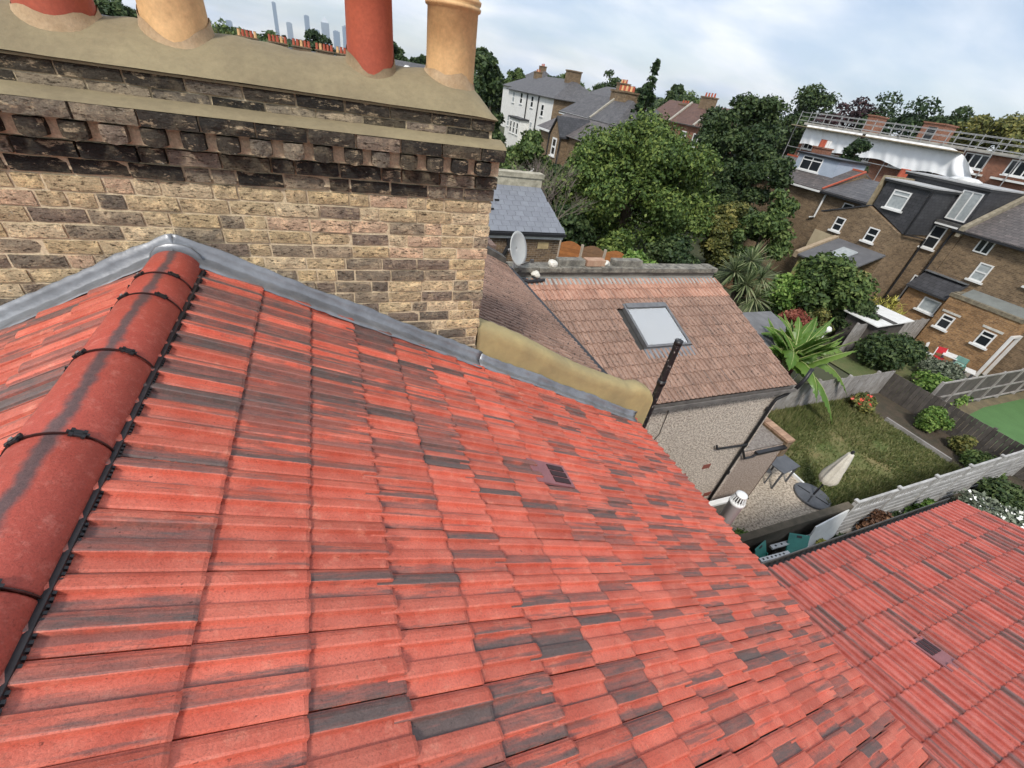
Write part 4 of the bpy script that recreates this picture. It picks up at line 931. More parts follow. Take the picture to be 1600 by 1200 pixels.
# white debris sheeting hung on the scaffold
def sheeting(name, y0, y1, zt, zb, label, seed, tail=False):
    ny, nz = 60, 16; v = []; f = []; rr = random.Random(seed); ph = [rr.uniform(0, 6) for _ in range(6)]
    for j in range(nz+1):
        for i in range(ny+1):
            y = y0+(y1-y0)*i/ny; t = j/nz; zz = zb+.14*math.sin(y*.55+ph[0])+.12*math.sin(y*1.3+ph[1])
            if tail and i < 16: k = (16-i)/16; zz_t = zt-1.5*k**1.6
            else: zz_t = zt
            z = zz_t+(zz-zz_t)*t
            x = BX-.75-.05*math.sin(y*math.pi+ph[2])*t-.06*math.sin(t*3.1)*(.6+.4*math.sin(y*1.7+ph[3]))-.03*math.sin(y*7+t*4)-(.25*((16-i)/16)*math.sin(t*6+i*.5) if tail and i < 16 else 0)
            v.append((x, y, z))
    n = ny+1
    for j in range(nz):
        for i in range(ny): f.append((j*n+i, j*n+i+1, (j+1)*n+i+1, (j+1)*n+i))
    o = link(name, mesh(name, v, f, SHEET, True)); tag(o, label, 'sheeting'); return o
SHEET = M('white_sheeting', (.95, .96, .97), (.90, .92, .93), .8, 3, .6, .1, 8, .02, fine=.02)
sheeting('debris_sheeting', 24.3, 35.2, 1.98, -.15, 'long white plastic sheeting hung on the scaffold right of the cypress', 3, True)
sheeting('debris_sheeting', 35.6, 42.4, 1.98, -.1, 'white plastic sheeting hung on the scaffold left of the cypress', 5)
# ------------------------------------------------------------------ next pair of houses along our own terrace
sl = empty('slate_wing', (7, 16, GZ), 'brick rear wing with smooth blue-grey slate roof above the satellite dish', 'extension')
part('wall', brickwall_material('near_brown_brickwork', (.20, .13, .075), (.09, .06, .042), (.30, .26, .2), soot=.15), sl, lambda b: b.prism([(2.5, 14.32, GZ), (2.5, 17.2, GZ), (2.5, 17.2, -2.2), (2.5, 14.32, -3.26)], (6.34, 0, 0)))
sroof = MB(); sroof.prism([(3.0, 14.22, -3.24), (8.93, 14.22, -3.22), (8.55, 16.1, -2.12), (6.95, 16.1, -2.12), (3.0, 16.1, -2.12)], (0, 0, -.08)); sroof = sroof.build('roof', FELT, sl)
slm = {}
SLT = M('new_slate', (.20, .215, .24), (.17, .18, .205), 3, 4, .55, .15, 40, .003, var=.06, fine=.06)
nrow = 9
for k in range(nrow):
    t0 = k/nrow; t1 = (k+1)/nrow+.02
    y0, z0 = 14.20+1.90*t0, -3.225+1.11*t0+.012; y1, z1 = 14.20+1.90*t1, -3.225+1.11*t1+.004
    xr0 = 8.95-.42*t0
    x = 4.0-(.16 if k % 2 else 0)
    while x < xr0-.05:
        xe = min(x+.325, xr0); c = MB(); c.prism([(x, y0, z0), (xe-.006, y0, z0), (xe-.006-(0 if xe < xr0 else .05), y1, z1), (x, y1, z1)], (0, 0, .014)); c.build('slate', SLT, sroof); x += .33
for x, k in ((6.45, .62), (6.15, .42)): part('roof_vent', BLACK, sl, lambda b: b.box(x, x+.16, 14.2+1.9*k, 14.2+1.9*k+.06, -3.2+1.11*k+.02, -3.2+1.11*k+.07))
part('gutter', BLACK, sl, lambda b: b.box(3.5, 8.95, 14.10, 14.20, -3.34, -3.24)); part('fascia', WHITEP, sl, lambda b: b.box(3.5, 8.90, 14.21, 14.31, -3.46, -3.345))
part('parapet', M('cream_stained_parapet', (.50, .46, .35), (.26, .24, .18), 4, 6, .95, .4), sl, lambda b: (b.box(6.55, 8.55, 16.12, 16.5, -3, -1.78), b.box(6.5, 8.6, 16.08, 16.54, -1.778, -1.62)))
win(sl, 'y', 14.32, 5.35, 6.1, -4.6, -3.55, fr=.09); part('buff_patch', M('buff_brick_patch', (.5, .38, .2), None, 8, 4), sl, lambda b: b.box(7.95, 8.4, 14.312, 14.319, -3.85, -3.6))
part('black_pipe', BLACK, sl, lambda b: b.tube([(6.7, 14.28, -3.4), (6.75, 14.26, -3.75), (6.5, 14.24, -4.3)], .07, 8))
rt_ = empty('dark_roof_strip', (4.2, 10.4, -2.4), 'strip of dark roof with dull red ridge tiles left of the satellite dish', 'roof')  # roof slope edged with a row of ridge tiles, no loose pile
part('slope', SLATE_K, rt_, lambda b: b.prism([(1.5, 8.2, -.75), (4.1, 8.2, -2.02), (4.1, 12.6, -2.02), (1.5, 12.6, -.75)], (0, 0, -.2)))
for i in range(9): part('ridge_tile', TILE_OLD, rt_, lambda b: b.bar((4.2, 9.0+i*.42, -2.02), (4.2, 9.4+i*.42, -2.02), .14, .1))
# orange arched fence panels
ORF = M('orange_stained_fence', (.36, .14, .04), (.27, .10, .03), 4, 5, .8, .2, var=.12); BRF = M('brown_weathered_fence', (.22, .12, .06), (.16, .09, .05), 4, 5, .85, .2)
fa_, fb_2 = Vector((12.54, 20.9, 0)), Vector((15.75, 18.8, 0)); FT, FB = -5.6, -7.6
dv_ = (fb_2-fa_)/3
fences = empty('fence', tuple(fa_+Vector((0, 0, GZ))), 'orange-brown arched timber fence panels between pale concrete posts', 'fence')
for i in range(3):
    a = fa_+dv_*i+dv_*.04; b_ = fa_+dv_*(i+1)-dv_*.04; mt = BRF if i == 1 else ORF; nrm = Vector((-dv_.y, dv_.x, 0)).normalized()*.02
    pn = empty('panel', (0, 0, 0), None, None); adopt(pn, fences)
    for q in range(9):
        za, zb_ = FB+.1+(1.75/9)*q, FB+.1+(1.75/9)*(q+1)-.01
        part('board', mt, fences, lambda m: m.prism([a+Vector((0, 0, za)), b_+Vector((0, 0, za)), b_+Vector((0, 0, zb_)), a+Vector((0, 0, zb_))], nrm*(1 if q % 2 else 1.6)))
    arc = [a+(b_-a)*(k/10)+Vector((0, 0, FB+1.85+.2*math.sin(math.pi*k/10))) for k in range(11)]
    part('arched_top', mt, fences, lambda m: m.prism([a+Vector((0, 0, FB+1.845))]+arc+[b_+Vector((0, 0, FB+1.845))], nrm*1.4))
    bpy.data.objects.remove(pn)
for i in range(4):
    p = fa_+dv_*i; part('post', M('pale_concrete_post', (.5, .42, .33), None, 5, 3), fences, lambda m: m.box(p.x-.06, p.x+.06, p.y-.06, p.y+.06, FB, FB+2.0))

# ------------------------------------------------------------------ garden boundaries
WEATH = M('weathered_grey_timber', (.36, .34, .32), (.24, .22, .2), 3, 6, .9, .4, 30, .006, var=.14); DARKT = M('dark_weathered_timber', (.105, .09, .078), (.06, .052, .046), 3, 6, .95, .4, 30, .006, var=.2)
FGREY = M('grey_white_paint', (.50, .49, .47), (.30, .29, .275), 3, 5, .7, .15, var=.06)
FSLAT = M('weathered_slat', (.36, .35, .33), (.24, .23, .215), 3, 5, .8, .2, var=.15)
def board_fence(label, p0, p1, z0, z1, bw, mt, arris=True, front=1, name='timber_fence', posts=1.85):
    p0, p1 = Vector(p0), Vector(p1); L = (p1-p0).length; d = (p1-p0)/L; nrm = Vector((-d.y, d.x, 0))*front; n = int(L/bw)
    o = empty(name, (p0.x, p0.y, z0), label, 'fence')
    cnt = 0
    for i in range(n):
        a = p0+d*(L*i/n); b_ = p0+d*(L*(i+.93)/n); k = jit(.012); off = nrm*(.012+.008*(i % 2)+abs(jit(.004)))
        part('board', mt, o, lambda m: m.hexa([a, b_, b_+off, a+off, a+Vector((0, 0, z1-z0+k)), b_+Vector((0, 0, z1-z0+k)), b_+off+Vector((0, 0, z1-z0+k)), a+off+Vector((0, 0, z1-z0+k))] if False else
             [a+Vector((0, 0, z0)), b_+Vector((0, 0, z0)), b_+off+Vector((0, 0, z0)), a+off+Vector((0, 0, z0)), a+Vector((0, 0, z1+k)), b_+Vector((0, 0, z1+k)), b_+off+Vector((0, 0, z1+k)), a+off+Vector((0, 0, z1+k))]))
    for z in (z0+.3, z1-.25): part('rail', mt, o, lambda m: m.bar(p0+Vector((0, 0, z))-nrm*.04, p1+Vector((0, 0, z))-nrm*.04, .05, .08))
    k = 0
    while k < L:
        c = p0+d*k-nrm*.05; part('post', mt, o, lambda m: m.box(c.x-.05, c.x+.05, c.y-.05, c.y+.05, z0, z1+.04)); k += posts
    return o
board_fence('pale grey vertical board fence left of the neighbouring lawn', (13.9, 7.78, 0), (22.35, 7.78, 0), GZ-.15, -6.42, .245, WEATH, front=-1)
board_fence('dark weathered board fence across the far end of the neighbouring lawn', (22.45, 7.9, 0), (22.45, 2.2, 0), GZ, -6.55, .15, DARKT, front=-1)
# white trellis-topped fence between the gardens
tf = empty('trellis_fence', (16.5, 2.95, GZ), 'grey-white fence with slatted panels and trellis top between the two gardens', 'fence')
PX = [12.1, 13.87, 15.6, 17.35, 19.15, 20.9, 22.3]
for i, x in enumerate(PX): part('post', FGREY, tf, lambda b: (b.box(x-.04, x+.04, 2.91, 2.99, GZ, -5.96), b.box(x-.06, x+.06, 2.89, 3.01, -5.958, -5.92)))
for a, c in zip(PX[:-1], PX[1:]):
    for q in range(6): part('slat', FSLAT, tf, lambda b: b.box(a+.045, c-.045, 2.935, 2.958, GZ+.04+q*.195, GZ+.04+q*.195+.135))
    part('top_rail', FGREY, tf, lambda b: b.box(a+.045, c-.045, 2.92, 2.975, -6.04, -5.99)); part('mid_rail', FGREY, tf, lambda b: b.box(a+.045, c-.045, 2.92, 2.975, -6.38, -6.335))
    n = int((c-a-.1)/.125)
    for q in range(n): x = a+.08+q*(c-a-.12)/n; part('trellis_bar', FGREY, tf, lambda b: b.box(x, x+.035, 2.938, 2.955, -6.334, -6.041))
# low boundary wall and return
lw = MB(); lw.box(4.3, 12.0, 2.90, 3.06, GZ, -6.06); tag(lw.build('garden_wall', M('mossy_brown_wall', (.13, .105, .075), (.075, .065, .045), 3, 6, 1, .6, 30, .01)), 'low brown garden wall in the gap between the two rear wings', 'wall')
gw = empty('side_gate', (8.6, 3.8, GZ), 'low grey gate with white top rail beyond the red eaves', 'gate')
part('panel', M('grey_gate', (.2, .18, .15), None, 4, 4), gw, lambda b: b.box(8.1, 10.0, 4.18, 4.24, GZ+.05, -6.66)); part('top_rail', WHITEP, gw, lambda b: b.box(8.05, 10.02, 4.14, 4.27, -6.658, -6.59))
# farther garden fence with pale posts and dark panels
cf = empty('panel_fence', (26, 6.35, GZ), 'long fence of dark panels with pale rails and posts beside the green turf', 'fence')
for i in range(9):
    x = 22.55+i*1.62
    part('post', WEATH, cf, lambda b: b.box(x-.05, x+.05, 6.26, 6.36, GZ, -5.98))
    if i < 8:
        part('panel', DARKT, cf, lambda b: b.box(x+.052, x+1.568, 6.315, 6.345, GZ+.15, -6.05))
        for z in (GZ+.12, -6.85, -6.06): part('rail', WEATH, cf, lambda b: b.box(x+.052, x+1.568, 6.27, 6.313, z, z+.07))
TURF = M('artificial_turf', (.09, .19, .06), (.075, .16, .05), 1.2, 4, .95, .4, 60, .01, fine=.12)
flat('artificial_turf', TURF, [(24.6, 5.6), (24.0, 4.0), (24.0, -2), (32, -2), (32, 5.9), (27, 5.9)], GZ+.006)
flat('dry_border', M('dry_border', (.20, .16, .09), (.12, .10, .06), 2, 6, 1, .7, 25, .03, fine=.3), [(22.5, -2), (32.4, -2), (32.4, 6.3), (22.5, 6.3)], GZ+.002)
flat('far_lawn', M('far_rough_lawn', (.085, .115, .035), (.15, .14, .06), .9, 6, 1, .8, 25, .03, fine=.3), [(22.5, 6.4), (30.4, 6.4), (30.4, 10.9), (22.5, 10.9)], GZ+.003)
flat('paving', M('grey_paving', (.24, .22, .19), (.17, .155, .135), 2, 5, .95, .3), [(28.3, 6.4), (30.4, 6.4), (30.4, 9.6), (28.3, 9.6)], GZ+.008)
# sleeper edging
ed = MB(); ed.bar((20.4, 4.0, GZ+.08), (20.4, 6.3, GZ+.08), .08, .18); tag(ed.build('timber_edging', WEATH), 'low timber edging between the lawn and the far flower bed', 'edging')
ed = MB(); ed.bar((13.48, 4.6, GZ+.04), (13.55, 6.6, GZ+.04), .07, .12); tag(ed.build('timber_edging', WHITEP), 'pale kerb at the lawn edge behind the grey table', 'edging')

# ------------------------------------------------------------------ garden things
CREAM = M('cream_canvas', (.66, .62, .53), (.55, .51, .43), 3, 5, .85, .2, 30, .004); DGREY = M('dark_grey_metal', (.10, .105, .115), (.075, .08, .088), 4, 3, .5, .05)
um = empty('parasol', (13.37, 4.17, GZ), 'closed cream parasol standing in a round dark base at the lawn edge', 'parasol')
part('pole', BLACK, um, lambda b: b.tube([(13.37, 4.17, GZ), (13.52, 4.15, -5.78)], .025, 8))
v = []; f = []; nz_, na2 = 14, 24
for j in range(nz_+1):
    t = j/nz_; z = -6.95+1.12*t; r = (.235-.17*t**1.3)*(1-.25*max(0, .1-t)/.1)
    for k in range(na2):
        a = 2*math.pi*k/na2; rr_ = r*(1+.20*math.cos(8*a+t*2.2)); v.append((13.42+.10*t+rr_*math.cos(a), 4.165-.01*t+rr_*math.sin(a), z+.05*math.cos(8*a)*(1-t)))
for j in range(nz_):
    for k in range(na2): f.append((j*na2+k, j*na2+(k+1) % na2, (j+1)*na2+(k+1) % na2, (j+1)*na2+k))
f.append(tuple(nz_*na2+k for k in range(na2)))
link('canopy', mesh('canopy', v, f, CREAM, True), um)
part('finial', BLACK, um, lambda b: b.lathe([(.03, -5.83), (.045, -5.78), (.03, -5.73), (0, -5.71)], (13.53, 4.155, 0), 10)); part('strap', BLACK, um, lambda b: b.tube([(13.72, 4.12, -6.4), (13.66, 4.15, -6.1), (13.57, 4.155, -5.84)], .02, 6))
part('base', DGREY, um, lambda b: b.lathe([(.50, GZ+.01), (.50, GZ+.075), (.47, GZ+.09), (0, GZ+.09)], (13.33, 4.16, 0), 28))
for i in range(4):
    a = R(20+90*i); part('base_rib', BLACK, um, lambda b: b.bar((13.33+.08*math.cos(a), 4.16+.08*math.sin(a), GZ+.095), (13.33+.44*math.cos(a), 4.16+.44*math.sin(a), GZ+.095), .03, .02))
def table(name, label, c, sx, sy, h, m, rz):
    o = empty(name, (*c, GZ), label, 'table'); rot = Matrix.Rotation(rz, 3, 'Z')
    def P_(x, y, z): q = rot @ Vector((x, y, 0)); return (c[0]+q.x, c[1]+q.y, GZ+z)
    part('table_top', m, o, lambda b: b.prism([P_(-sx, -sy, h-.03), P_(sx, -sy, h-.03), P_(sx, sy, h-.03), P_(-sx, sy, h-.03)], (0, 0, .03)))
    for ax in (-1, 1):
        for ay in (-1, 1): part('leg', DGREY, o, lambda b: b.bar(P_(ax*(sx-.05), ay*(sy-.05), 0), P_(ax*(sx-.05), ay*(sy-.05), h-.032), .045))
    return o
table('garden_table', 'dark grey square garden table on the gravel patio', (12.62, 5.03), .42, .30, .72, DGREY, R(8))
def chair(name, label, c, rz, m, mf, seat=.44, sx=.22):
    o = empty(name, (*c, GZ), label, 'chair'); rot = Matrix.Rotation(rz, 3, 'Z')
    def P_(x, y, z): q = rot @ Vector((x, y, 0)); return Vector((c[0]+q.x, c[1]+q.y, GZ+z))
    part('seat', m, o, lambda b: b.prism([P_(-sx, -sx, seat), P_(sx, -sx, seat), P_(sx, sx, seat), P_(-sx, sx, seat)], (0, 0, .03)))
    part('backrest', m, o, lambda b: b.prism([P_(-sx, sx+.02, seat+.18), P_(sx, sx+.02, seat+.18), P_(sx, sx+.1, seat+.48), P_(-sx, sx+.1, seat+.48)], tuple(P_(0, .025, 0)-P_(0, 0, 0))))
    for ax in (-1, 1):
        part('leg', mf, o, lambda b: b.bar(P_(ax*sx, -sx, 0), P_(ax*sx, -sx, seat), .03)); part('leg', mf, o, lambda b: b.bar(P_(ax*sx, sx-.1, 0), P_(ax*sx, sx+.09, seat+.45), .03))
    return o
chair('garden_chair', 'dark grey garden chair tucked behind the grey table', (12.15, 5.25), R(60), DGREY, DGREY)
TEAL = M('teal_plastic', (.05, .30, .24), (.04, .24, .2), 4, 3, .45, 0); REDP = M('red_plastic', (.5, .02, .03), (.4, .015, .02), 4, 3, .45, 0); MINT = M('mint_plastic', (.30, .56, .48), (.25, .48, .42), 4, 3, .45, 0)
def slab_chair(label, c, rz, m, z=GZ):
    """folded chair leaning back: wide flat back, seat and legs"""
    o = empty('folding_chair', (*c, GZ), label, 'chair'); rot = Matrix.Rotation(rz, 3, 'Z')
    def P_(x, y, q): w_ = rot @ Vector((x, y, 0)); return Vector((c[0]+w_.x, c[1]+w_.y, z+q))
    part('backrest', m, o, lambda b: b.prism([P_(-.24, .0, .55), P_(.24, .0, .55), P_(.24, .28, 1.05), P_(-.24, .28, 1.05)], tuple(P_(0, .02, .02)-P_(0, 0, 0))))
    part('handle_slot', BLACK, o, lambda b: b.prism([P_(-.06, .246, 1.0), P_(.06, .246, 1.0), P_(.06, .262, 1.03), P_(-.06, .262, 1.03)], tuple(P_(0, .028, .028)-P_(0, 0, 0))))
    part('seat', m, o, lambda b: b.prism([P_(-.22, -.35, .42), P_(.22, -.35, .42), P_(.22, .02, .44), P_(-.22, .02, .44)], (0, 0, .03)))
    for ax in (-1, 1): part('leg', m, o, lambda b: b.bar(P_(ax*.23, -.3, GZ-z), P_(ax*.23, .12, .8), .035)); part('leg', m, o, lambda b: b.bar(P_(ax*.23, .2, GZ-z), P_(ax*.23, -.25, .43), .035))
    return o
slab_chair('teal plastic folding chair nearest the red eaves in the side passage', (9.0, 2.56), R(15), TEAL, GZ+.2); slab_chair('teal plastic folding chair farther along the side passage', (10.0, 2.52), R(-25), TEAL, GZ+.2)
for i, (a, c, lab) in enumerate((((8.75, 2.60, -6.5), (9.75, 2.60, -6.62), 'white slotted pole lying nearest the red eaves'), ((9.35, 2.80, -6.55), (10.75, 2.78, -6.62), 'white slotted pole lying between the teal chairs'))):
    o = empty('pole', a, lab, 'pole'); part('body', WHITEP, o, lambda b: b.bar(a, c, .09, .05))
    va, vc = Vector(a), Vector(c)
    for k in range(6): q = va+(vc-va)*(.1+k*.14); part('slot', BLACK, o, lambda b: b.box(q.x-.02, q.x+.02, q.y-.018, q.y+.018, q.z+.02, q.z+.035))
    for q in (.2, .85): e_ = va+(vc-va)*q; part('trestle', DARKT, o, lambda b: b.bar(e_-Vector((0, 0, .05)), (e_.x, e_.y, GZ), .06))
bo = MB(); bo.prism([(10.2, 2.55, -6.9), (11.75, 2.72, -6.95), (11.85, 2.88, -6.12), (10.45, 2.74, -6.12)], (0, .03, 0)); tag(bo.build('board', WHITEP), 'white board leaning against the garden wall at the start of the trellis fence', 'board')
pot_ = MB(); pot_.lathe([(.10, GZ), (.16, GZ+.25), (.17, GZ+.6), (.12, GZ+.8), (0, GZ+.84)], (9.3, 2.42, 0), 14); tag(pot_.build('garden_ornament', M('pale_stone', (.5, .48, .45), None, 6, 4), None, True), 'pale rounded stone ornament in the passage beside the red gutter', 'ornament')
# far garden furniture
chair('garden_chair', 'red garden chair beside the orange brick extension', (29.0, 9.0), R(-40), REDP, WHITEP); chair('garden_chair', 'mint green garden chair beside the orange brick extension', (29.5, 8.35), R(100), MINT, TEAL); chair('garden_chair', 'white garden chair left of the red chair', (28.9, 9.5), R(10), WHITEP, WHITEP, sx=.18)
table('garden_table', 'small white garden table among the red and mint chairs', (29.4, 8.85), .4, .3, .7, WHITEP, R(20))
table('garden_table', 'low white side table right of the mint chair', (29.2, 7.75), .35, .2, .5, WHITEP, R(20))
sh = empty('shed', (26.0, 11.0, GZ), 'low shed with white sheet roof beyond the grey fence', 'shed')
part('wall', DARKT, sh, lambda b: b.box(25.0, 27.4, 10.6, 12.0, GZ, -5.95)); part('roof', WHITEP, sh, lambda b: b.prism([(24.8, 10.4, -5.94), (27.6, 10.4, -5.75), (27.6, 12.2, -5.75), (24.8, 12.2, -5.94)], (0, 0, .05))); part('roof_strip', GUT, sh, lambda b: b.prism([(25.9, 10.38, -5.80), (26.2, 10.38, -5.78), (26.2, 12.22, -5.78), (25.9, 12.22, -5.80)], (0, 0, .02)))
sh2 = empty('shed', (19, 11, GZ), 'dark red garden shed with grey felt roof beyond the brown tile wing', 'shed')
DRED = M('dark_red_paint', (.11, .018, .02), (.08, .014, .016), 3, 4, .6, .1)
part('wall', DRED, sh2, lambda b: b.box(15.8, 18.2, 9.2, 11.4, GZ, -5.9)); part('roof', M('grey_shed_felt', (.17, .17, .175), None, 3, 4), sh2, lambda b: b.prism([(15.7, 9.1, -5.9), (18.35, 9.1, -5.9), (18.35, 11.5, -5.45), (15.7, 11.5, -5.45)], (0, 0, .06)))
board_fence('grey board fence running to the yellow bamboo', (24.2, 10.9, 0), (30.3, 10.95, 0), GZ, -6.0, .2, WEATH, front=-1)
board_fence('far brown fence behind the cordyline', (24.0, 19.0, 0), (25.5, 12.8, 0), GZ, -6.1, .25, BRF, front=-1)
ba = rock('plastic_bag', (30.2, 12.0, GZ+.35), .42, M('pale_plastic_bag', (.7, .72, .72), (.55, .58, .6), 5, 4, .5, .3), 12, (1, .8, .9)); tag(ba, 'pale crumpled plastic bag beside the yellow bamboo', 'bag')

# ------------------------------------------------------------------ houses in the middle distance
def hip_house(label, x0, x1, y0, y1, ze, zr, mw_left, mw_front, mroof, hip=2.5, chim=None, along='y'):
    o = empty('house', ((x0+x1)/2, (y0+y1)/2, GZ), label, 'house')
    part('wall', mw_front, o, lambda b: b.box(x0+.02, x1, y0, y1, GZ, ze))
    if mw_left is not mw_front: part('facade', mw_left, o, lambda b: b.box(x0, x0+.018, y0, y1, GZ, ze))
    xm, ym = (x0+x1)/2, (y0+y1)/2
    a, c = ((xm, y0+hip, zr), (xm, y1-hip, zr)) if along == 'y' else ((x0+hip, ym, zr), (x1-hip, ym, zr))
    e = .3; B = [(x0-e, y0-e, ze), (x1+e, y0-e, ze), (x1+e, y1+e, ze), (x0-e, y1+e, ze)]
    v_ = B+[a, c]; fc = [(0, 1, 4), (1, 2, 5, 4), (2, 3, 5), (3, 0, 4, 5)] if along == 'y' else [(0, 1, 5, 4), (1, 2, 5), (2, 3, 4, 5), (3, 0, 4)]
    part('roof', mroof, o, lambda b: b.raw(v_, fc+[(3, 2, 1, 0)]))
    part('gutter', GUT, o, lambda b: (b.box(x0-e-.1, x0-e, y0-e, y1+e, ze-.1, ze), b.box(x0-e, x1+e, y0-e-.1, y0-e, ze-.1, ze)))
    if chim:
        for (cx, cy, s1, s2, h0, h1_, npot, mp) in chim:
            ch = part('chimney', BW_STOCK if mp is not POT_RED else BW_BROWN, o, lambda b: (b.box(cx-s1, cx+s1, cy-s2, cy+s2, h0, h1_), b.box(cx-s1-.08, cx+s1+.08, cy-s2-.08, cy+s2+.08, h1_, h1_+.15)))
            for k in range(npot): part('chimney_pot', (POT_RED, POT_BUFF)[k % 2] if mp is POT_BUFF else mp, o, lambda b: b.lathe([(.13, h1_+.15), (.10, h1_+.55), (.12, h1_+.6)], (cx, cy-s2+.25+k*(2*s2-.5)/max(1, npot-1), 0) if s2 > s1 else (cx-s1+.2+k*(2*s1-.4)/max(1, npot-1), cy, 0), 8))
    return o
WR = M('white_painted_render', (.80, .79, .75), (.72, .71, .67), 1.5, 5, .8, .1, fine=.05)
wh = hip_house('white rendered house with grey slate hipped roof and sash windows', 30, 39, 61.5, 79, .1, 2.5, WR, BW_BROWN, SLATE, hip=4.2, chim=[(34.5, 66, .9, .7, 1.5, 3.4, 0, None)])
for y, z in ((64.2, -2.3), (68.2, -1.6), (72.6, -1.5), (76.0, -1.6), (71, -4.6), (74, -4.6), (77.2, -5.0), (67.5, -4.8)): win(wh, 'x', 30, y, y+1.0, z, z+1.45, fr=.1)
for y in (66.3, 70.6): part('downpipe', BLACK, wh, lambda b: b.tube([(29.9, y, 0), (29.9, y, GZ)], .09, 6))
win(wh, 'y', 61.5, 33.5, 34.3, -1.9, -.9, fr=.12); part('bay', WR, wh, lambda b: b.box(28.6, 30, 69, 73.5, GZ, -3.4)); part('bay_roof', SLATE_K, wh, lambda b: b.box(28.4, 30, 68.8, 73.7, -3.4, -3.2))
for y in (69.4, 70.8, 72.2): win(wh, 'x', 28.6, y, y+.8, -5.4, -3.8, fr=.1)
dh = hip_house('grey slate roofed brick house with a cluster of red and buff chimney pots', 25.6, 30.2, 38.5, 49.5, -.75, 1.25, BW_BROWN, BW_BROWN, SLATE, hip=1.6, chim=[(28.4, 42.4, .8, 1.4, -.2, 1.75, 7, POT_BUFF)])
part('party_parapet', M('pale_party_cap', (.4, .37, .3), None, 4, 3), dh, lambda b: b.bar((25.4, 43.0, -.72), (27.9, 43.0, 1.28), .25, .25)); part('fascia', WFRAME, dh, lambda b: b.box(25.24, 25.3, 43.2, 49.7, -.98, -.74))
for y in (38.6, 40.6, 44.6, 47): win(dh, 'x', 25.6, y, y+.7, -2.2, -1.3, fr=.1)
# low gabled pair in front of it
gp = empty('house', (21, 37, GZ), 'low brown brick house with a small gable, white window and slate roofs', 'house')
part('wall', BW_BROWN, gp, lambda b: b.box(19.2, 24, 31.5, 40.5, GZ, -1.75)); part('roof', SLATE_M, gp, lambda b: b.prism([(18.9, 31.2, -1.8), (21.6, 31.2, -.55), (24.2, 31.2, -1.8)], (0, 9.6, 0)))
gb = part('gable', BW_BROWN, gp, lambda b: b.prism([(18.5, 34.9, GZ), (18.5, 36.8, GZ), (18.5, 36.8, -1.9), (18.5, 35.85, -.75), (18.5, 34.9, -1.9)], (2.2, 0, 0))); win(gb, 'x', 18.5, 35.4, 36.2, -3.4, -2.1, fr=.12)
part('gable_roof', SLATE_K, gp, lambda b: (b.prism([(18.35, 34.75, -2.02), (18.35, 35.85, -.68), (18.35, 35.85, -.56), (18.35, 34.75, -1.9)], (3.0, 0, 0)), b.prism([(18.35, 36.95, -2.02), (18.35, 36.95, -1.9), (18.35, 35.852, -.56), (18.35, 35.852, -.68)], (3.0, 0, 0))))
part('downpipe', BLACK, gp, lambda b: (b.tube([(18.45, 34.8, -1.9), (18.45, 34.8, -4.2), (18.45, 35.6, -4.7)], .06, 6), b.tube([(18.45, 36.9, -1.9), (18.45, 36.9, -4.0), (18.45, 36.0, -4.7)], .06, 6)))
part('fascia', WFRAME, gp, lambda b: b.box(18.8, 18.88, 37.0, 40.7, -1.95, -1.8)); part('porch', WR, gp, lambda b: b.box(17.4, 18.49, 34.2, 37.4, GZ, -4.9)); part('corner_pipe', WFRAME, gp, lambda b: b.tube([(19.1, 40.4, -1.9), (19.1, 40.4, GZ)], .08, 6))
# brown-tiled row behind the conifer
rr1 = hip_house('red-brown tiled brick house with orange pots right of the conifer', 47.5, 53, 51, 64, -.2, 2.3, BW_RED, BW_RED, TILE_FAR, hip=.3, chim=[(50.2, 55.5, .5, 1.1, 1.5, 3.1, 4, POT_RED), (50.2, 60, .45, .8, .3, 1.9, 3, POT_RED)])
for y in (52, 54.6, 58, 61): win(rr1, 'x', 47.5, y, y+1.1, -2.6, -1.0, fr=.12)
for y in (53.4, 58.6): part('party_parapet', M('pale_cap', (.45, .42, .36), None, 4, 3), rr1, lambda b: b.bar((47.2, y, -.2), (50.25, y, 2.35), .3, .3))
rr2 = hip_house('grey roofed house with white gable left of the conifer', 39, 48, 62, 74, .3, 2.6, WR, WR, SLATE, hip=2.5, chim=[(43, 66, .6, .9, 1.6, 3.1, 4, POT_BUFF)])
hip_house('pale house with grey roof far behind the white house', 48, 56, 112, 124, 1.5, 4.2, WR, WR, SLATE, hip=3, chim=[(52, 117, .6, .9, 3, 5, 3, POT_RED)])
hip_house('grey hipped roof house beyond the left end of the white house', 40, 50, 97, 110, .2, 2.6, WR, BW_STOCK, SLATE, hip=3, chim=[(45, 103, .6, .9, 1.5, 3.4, 3, POT_BUFF)])
# terrace crest with red pots seen past the buff pot
rp = empty('terrace', (-1, 72, GZ), 'far terrace roofline with a long row of red chimney pots under the skyline', 'building')
part('wall', BW_STOCK, rp, lambda b: b.box(-9, 8, 68, 78, GZ, -.6)); part('roof', SLATE, rp, lambda b: b.prism([(-9.2, 67.5, -.65), (-9.2, 73, .55), (-9.2, 78.5, -.65)], (17.4, 0, 0)))
for i, x in enumerate((-6.2, -3.0, -.4, 2.2, 4.6)):
    part('chimney', BW_STOCK, rp, lambda b: (b.box(x-1.05, x+1.05, 71.4, 72.2, -.2, .72), b.box(x-1.15, x+1.15, 71.3, 72.3, .72, .86)))
    for k in range(5): part('chimney_pot', POT_RED if (k+i) % 4 else POT_BUFF, rp, lambda b: b.lathe([(.17, .86), (.15, 1.45), (.18, 1.5)], (x-.84+k*.42, 71.8, 0), 8))
dg = empty('house', (11.5, 63, GZ), 'far white dormered houses seen between the slender red pot and the ringed buff pot', 'house')
